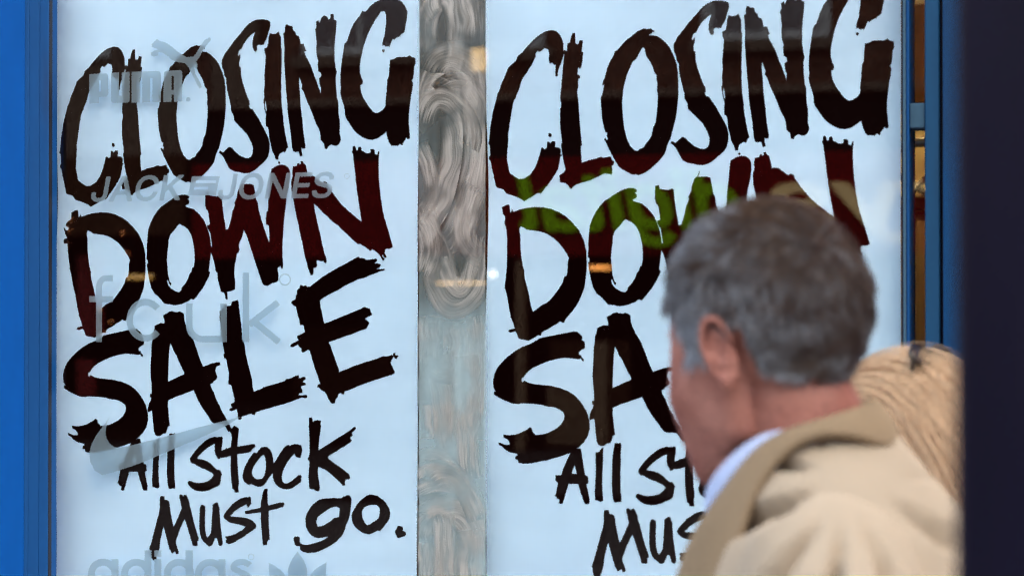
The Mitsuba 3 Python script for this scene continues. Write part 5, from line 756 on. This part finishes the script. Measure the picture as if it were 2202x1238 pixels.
col = (1 - grey)[:, None] * (np.array([0.052, 0.030, 0.026]) + np.clip((rq[:, 2:3] - 0.075) / 0.05, 0, 1) * np.array([0.075, 0.045, 0.022])) + grey[:, None] * np.array([0.45, 0.49, 0.57])
hm, hc_ = ribbons(P, 0.00085 * (0.8 + 0.5 * rng.random(len(rq))), col)
obj('hair', hm, 'hair_strand', man, smooth=True, color=hc_, M=MM)
# under-hair cap so that no scalp shows between strands
capv = skin.copy(); cq = to_head(capv.triangles_center, HC, RH)
from scipy.spatial import cKDTree
dd, _ = cKDTree(rp).query(capv.triangles_center)
capm = capv.submesh([np.flatnonzero(dd < 0.0035)], append=True, repair=False)
capm = trimesh.Trimesh(capm.vertices + capm.vertex_normals * 0.0022, capm.faces, process=False)
cz = to_head(capm.vertices, HC, RH)
gcap = np.clip(0.30 + 0.4 * cz[:, 0] / 0.08 + 0.5 * (meshkit.fbm(cz * 38, 3, 4) - 0.5), 0, 1)
ccol = (1 - gcap)[:, None] * np.array([0.045, 0.030, 0.024]) + gcap[:, None] * np.array([0.19, 0.19, 0.21])
obj('under_hair', capm, 'hair_strand', man, smooth=True, color=ccol, M=MM)

torso = man_of(loft([(0.80, -0.03, 0, 0.135, 0.190, 2.4), (0.95, -0.035, 0, 0.140, 0.195, 2.4), (1.10, -0.045, 0, 0.138, 0.190, 2.4), (1.25, -0.060, 0, 0.135, 0.190, 2.4),
                     (1.36, -0.068, 0, 0.122, 0.185, 2.3), (1.42, -0.068, 0, 0.108, 0.160, 2.1), (1.46, -0.062, 0, 0.090, 0.125, 2.0), (1.495, -0.050, 0, 0.074, 0.090, 2.0), (1.512, -0.046, 0, 0.064, 0.074, 2.0)]))
arms = m3.Manifold()
for s in (1, -1):
    arms = arms + chain([(-0.066, 0.15 * s, 1.402, 0.068), (-0.075, 0.185 * s, 1.360, 0.073), (-0.115, 0.235 * s, 1.13, 0.062), (-0.105, 0.245 * s, 1.09, 0.060), (0.02, 0.235 * s, 0.93, 0.05), (0.07, 0.205 * s, 0.90, 0.046)], 28)
jk = smoothed(torso + arms, 0.0075, 14)
v = np.asarray(jk.vertices).copy(); nrm = np.asarray(jk.vertex_normals)
# cloth folds fanning down from the shoulder point, and soft creases round the back
sh = np.array([-0.085, 1.482])
for s in (1, -1):
    ax, az = v[:, 0] - sh[0], v[:, 2] - sh[1]
    rr = np.hypot(ax, az); an = np.arctan2(ax, -az)
    on = np.clip(v[:, 1] * s / 0.10, 0, 1) * np.clip((rr - 0.030) / 0.05, 0, 1) * np.exp(-np.clip(rr - 0.10, 0, None) / 0.30)
    wob = 1.6 * (meshkit.fbm(v * np.array([6, 6, 4]), 2, 8) - 0.5)
    v += -nrm * (0.027 * on * (np.maximum(0, np.sin(12.0 * an + wob + 0.4)) ** 2.5 - 0.2))[:, None]
v += nrm * (0.006 * (meshkit.fbm(v * np.array([14, 14, 7]) + 3, 3, 2) - 0.5) * np.clip((1.47 - v[:, 2]) / 0.06, 0, 1))[:, None]
obj('jacket', trimesh.Trimesh(v, jk.faces, process=False), 'jacket_cloth', man, smooth=True, M=MM, label='beige jacket with soft folds at the shoulder')
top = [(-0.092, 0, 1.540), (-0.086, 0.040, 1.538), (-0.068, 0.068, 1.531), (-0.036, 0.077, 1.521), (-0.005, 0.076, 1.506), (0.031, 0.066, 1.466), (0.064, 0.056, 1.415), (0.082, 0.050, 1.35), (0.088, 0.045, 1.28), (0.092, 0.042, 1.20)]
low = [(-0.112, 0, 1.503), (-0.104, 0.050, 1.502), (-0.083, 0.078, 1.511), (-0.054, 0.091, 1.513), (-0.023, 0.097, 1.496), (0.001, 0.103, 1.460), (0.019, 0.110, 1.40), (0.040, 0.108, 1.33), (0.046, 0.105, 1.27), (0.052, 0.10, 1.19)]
obj('jacket_collar', strip(sym(top), sym(low), 90, 0.005), 'shaded_collar_cloth', man, smooth=True, M=MM, label='turned down collar of the jacket, its shade painted as darker tan')
st_top = [(-0.090, 0, 1.505), (-0.082, 0.034, 1.506), (-0.054, 0.058, 1.509), (-0.018, 0.067, 1.516), (0.018, 0.064, 1.500), (0.046, 0.044, 1.470), (0.056, 0.012, 1.455)]
st_low = [(-0.088, 0, 1.490), (-0.080, 0.036, 1.492), (-0.058, 0.062, 1.500), (-0.018, 0.072, 1.484), (0.022, 0.068, 1.452), (0.040, 0.050, 1.428), (0.045, 0.026, 1.418)]
obj('shirt_collar', strip(sym(st_top), sym(st_low), 80, 0.003), 'shirt_cloth', man, smooth=True, M=MM, label='pale blue white shirt collar')
obj('shirt', smoothed(m3.Manifold.batch_hull([ball((-0.02, 0, 1.45), (0.052, 0.055, 0.03), 20), ball((0.005, 0, 1.30), (0.055, 0.09, 0.03), 20), ball((0.01, 0, 1.12), (0.065, 0.12, 0.03), 20)]), 0.012, 4), 'shirt_cloth', man, smooth=True, M=MM)
def lower(person, hip, stride, M, mat, k=1.0):
    legs = ball((-0.03, 0, hip), (0.125 * k, 0.165 * k, 0.12), 28)
    for s, dx in ((1, stride), (-1, -stride)):
        legs = legs + chain([(-0.03, 0.085 * s * k, hip - 0.03, 0.088 * k), (-0.03 + dx * 0.55 + 0.02, 0.09 * s * k, hip * 0.53, 0.062 * k), (-0.05 + dx, 0.085 * s * k, 0.10, 0.050 * k)], 24)
    obj('trousers', smoothed(legs, 0.018, 8), mat, person, smooth=True, M=M)
    for s, dx in ((1, stride), (-1, -stride)):
        sole = m3.Manifold.batch_hull([ball((-0.085 + dx, 0.085 * s * k, 0.032), (0.038, 0.034, 0.032), 18), ball((0.085 + dx, 0.092 * s * k, 0.024), (0.055, 0.042, 0.024), 18), ball((-0.045 + dx, 0.085 * s * k, 0.075), (0.045, 0.036, 0.035), 18)])
        obj('shoe', smoothed(sole, 0.012, 4), 'shoe_leather', person, smooth=True, M=M)
lower(man, 0.86, 0.20, MM, 'trouser_cloth')
def hands(person, M, sc=1.0, z=0.885, x=0.10, y=0.19, mat='skin'):
    """half closed hands at the jacket hem: palm, four bent fingers, thumb"""
    for s in (1, -1):
        h = m3.Manifold.batch_hull([ball((x, y * s, z + 0.01), 0.022, 14), ball((x + 0.055, (y - 0.004) * s, z - 0.045), 0.014, 14), ball((x + 0.02, (y - 0.004) * s, z - 0.07), 0.013, 14)])
        for i, ln in enumerate((0.9, 1.0, 0.94, 0.75)):
            bx, bz = x + 0.058 - 0.0135 * i, z - 0.048 - 0.008 * i
            h = h + chain([(bx, y * s, bz, 0.0098), (bx + 0.022 * ln, (y - 0.006) * s, bz - 0.034 * ln, 0.0088), (bx + 0.016 * ln, (y - 0.024) * s, bz - 0.056 * ln, 0.0080), (bx + 0.0, (y - 0.036) * s, bz - 0.056 * ln, 0.0072)], 10)
        h = h + chain([(x + 0.03, (y - 0.008) * s, z - 0.01, 0.012), (x + 0.062, (y - 0.018) * s, z - 0.026, 0.0105), (x + 0.078, (y - 0.028) * s, z - 0.052, 0.009)], 10)
        obj('hand', smoothed(h, 0.005, 4), mat, person, smooth=True, M=M)
hands(man, MM)

# --- the woman beyond him
woman = thing('person', 'woman with long blonde hair half hidden behind the man and the dark post', 'person')
wp = CAM + FH * 2.45 + R_ * (1936 - 1101) / 4550 * 2.45
WM = place(face_of(24), wp[0], wp[1])
WC = np.array([0.0, 0.0, 1.447]); RW = RT(math.radians(-8), math.radians(10), 0)
B4 = np.eye(4); B4[:3, :3] = RW * 0.93; B4[:3, 3] = WC
wskin = smoothed((head_solid(male=False) + ear(1) + ear(-1)).transform(B4[:3]) + chain([(-0.012, 0, 1.42, 0.046), (-0.035, 0, 1.33, 0.050), (-0.04, 0, 1.26, 0.055)], 24), 0.008, 8)
obj('skin', wskin, 'skin', woman, smooth=True, M=WM)
eyes(woman, WC, RW * 0.93, WM)
def near(p):
    """nearest point and normal on a smooth skull shape"""
    c, r = np.array([-0.006, 0, 0.036]) * 0.93, np.array([0.092, 0.077, 0.092]) * 0.94
    e = to_head(p, WC, RW) - c
    k = np.linalg.norm(e / r, axis=1, keepdims=True) + 1e-9
    n = e / r ** 2; n /= np.linalg.norm(n, axis=1, keepdims=True) + 1e-9
    return WC + (e / k + c) @ RW.T, n @ RW.T
pts, fi = trimesh.sample.sample_surface(wskin, 110000, seed=5)
q = to_head(pts, WC, RW); x, y, z = q.T; ay = np.abs(y)
ok = ((z > 0.052 - 0.20 * (0.06 - x).clip(0, .06)) & (x < 0.074)) | ((x < 0.02) & (z > 0.0)) | ((x < -0.02) & (z > -0.05))
keep = np.flatnonzero(ok)[:15000]
p = pts[keep].copy(); paths = [p.copy()]
n0 = len(p); thick = rng.random(n0)
off = 0.004 + 0.020 * thick + 0.003 * meshkit.noise(q[keep] * 30, 6)
step = 0.026
d = np.tile([-0.75, 0, -0.45], (n0, 1)) + np.stack([0 * off, 0.35 * np.sign(q[keep][:, 1]), 0 * off], -1) + 0.03 * (np.stack([meshkit.noise(q[keep] * 18 + s, 3) for s in (0, 30, 60)], -1) - 0.5) + rng.normal(0, 0.02, (n0, 3))
for k in range(15):
    c0, cn = near(p)
    dist = ((p - c0) * cn).sum(1)
    tuck = ((q[keep][:, 0] > -0.005) & (q[keep][:, 2] < 0.10) & (k < 5))[:, None]
    dd_ = np.where(tuck, np.array([-1.0, 0, -0.22]), d) + np.array([0.02, 0, -0.05]) * k + np.array([0.35, 0, 0]) * max(0, k - 6) / 8
    onhead = (dist < 0.05)
    tang = dd_ - cn * np.clip((dd_ * cn).sum(1, keepdims=True), None, 0)
    dd_ = np.where(onhead[:, None], tang, dd_); dd_ /= np.linalg.norm(dd_, axis=1, keepdims=True) + 1e-9
    p = p + dd_ * step
    c0, cn = near(p)
    dist = ((p - c0) * cn).sum(1)
    want = off * min(1, (k + 1) / 3)
    p = p + cn * np.clip(want - dist, 0, 0.03)[:, None] * (np.linalg.norm(p - c0, axis=1) < 0.06)[:, None]
    paths.append(p.copy())
paths = np.stack(paths, 1)
from scipy.ndimage import gaussian_filter1d
paths = np.concatenate([paths[:, :1], gaussian_filter1d(paths, 2.2, axis=1, mode='nearest')[:, 1:]], 1)
mixc = np.clip(0.5 + 0.45 * (meshkit.fbm(q[keep] * 20, 2, 9) - 0.5) + rng.normal(0, 0.16, n0), 0, 1)[:, None]
wcol = (1 - mixc) * np.array([0.46, 0.29, 0.165]) + mixc * np.array([0.76, 0.57, 0.40])
wm_, wc_ = ribbons(paths, 0.00055 * (0.7 + 0.6 * rng.random(n0)), wcol)
obj('hair', wm_, 'hair_strand', woman, smooth=True, color=wc_, M=WM, label='long blonde hair swept back')
obj('top', smoothed(man_of(loft([(0.80, -0.02, 0, 0.12, 0.165, 2.3), (0.98, -0.03, 0, 0.105, 0.14, 2.3), (1.15, -0.03, 0, 0.118, 0.16, 2.3), (1.25, -0.038, 0, 0.100, 0.15, 2.1), (1.30, -0.04, 0, 0.08, 0.11, 2.0), (1.335, -0.038, 0, 0.058, 0.062, 2.0)]))
    + chain([(-0.04, 0.135, 1.265, 0.05), (-0.06, 0.18, 1.02, 0.045), (0.06, 0.17, 0.84, 0.036)], 22) + chain([(-0.04, -0.135, 1.265, 0.05), (-0.06, -0.18, 1.02, 0.045), (0.06, -0.17, 0.84, 0.036)], 22), 0.014, 8), 'brown_top', woman, smooth=True, M=WM)
lower(woman, 0.80, 0.14, WM, 'trouser_cloth', 0.9)
hands(woman, WM, z=0.80, x=0.09, y=0.165)
sg = thing('sunglasses', 'dark sunglasses pushed up on the blonde hair', 'sunglasses')
def shead(pp): return WC + RW @ np.array(pp)
for s in (1, -1):
    ringp = np.array([shead((-0.058 + 0.004 * math.sin(a), 0.034 * s + 0.026 * math.cos(a), 0.112 + 0.011 * math.sin(a))) for a in np.linspace(0, 2 * np.pi, 25)[:-1]])
    obj('rim', tube(ringp, 0.0032, 8, closed=True), 'sunglass_frame', sg, smooth=True, M=WM)
    obj('lens', tri(ball((0, 0, 0), (0.0012, 0.023, 0.010), 20).rotate((0, 20, 0)).translate(tuple(shead((-0.058, 0.034 * s, 0.112))))), 'dark_lens', sg, smooth=True, M=WM)
    obj('temple', tube(spline([shead((-0.058, 0.058 * s, 0.108)), shead((-0.056, 0.058 * s, 0.102)), shead((-0.054, 0.057 * s, 0.097)), shead((-0.052, 0.055 * s, 0.092))], 16), 0.0028, 8), 'sunglass_frame', sg, smooth=True, M=WM)
obj('bridge', tube([shead((-0.058, -0.010, 0.116)), shead((-0.056, 0, 0.118)), shead((-0.058, 0.010, 0.116))], 0.0028, 8), 'sunglass_frame', sg, smooth=True, M=WM)

# ------------------------------------------------------------------ dark post close to the viewer
post = thing('navy_post', 'blurred dark navy painted post at the right edge of the picture', 'post')
pc = CAM + FH * 1.0 + R_ * (2052 - 1101) / 4550
obj('shaft', box(pc[0], pc[0] + 0.15, pc[1], pc[1] + 0.15, 0.0, 3.2, 0.003), 'navy_gloss', post)
obj('foot_plate', box(pc[0] - 0.04, pc[0] + 0.19, pc[1] - 0.04, pc[1] + 0.19, 0.0, 0.02, 0.004), 'navy_gloss', post)
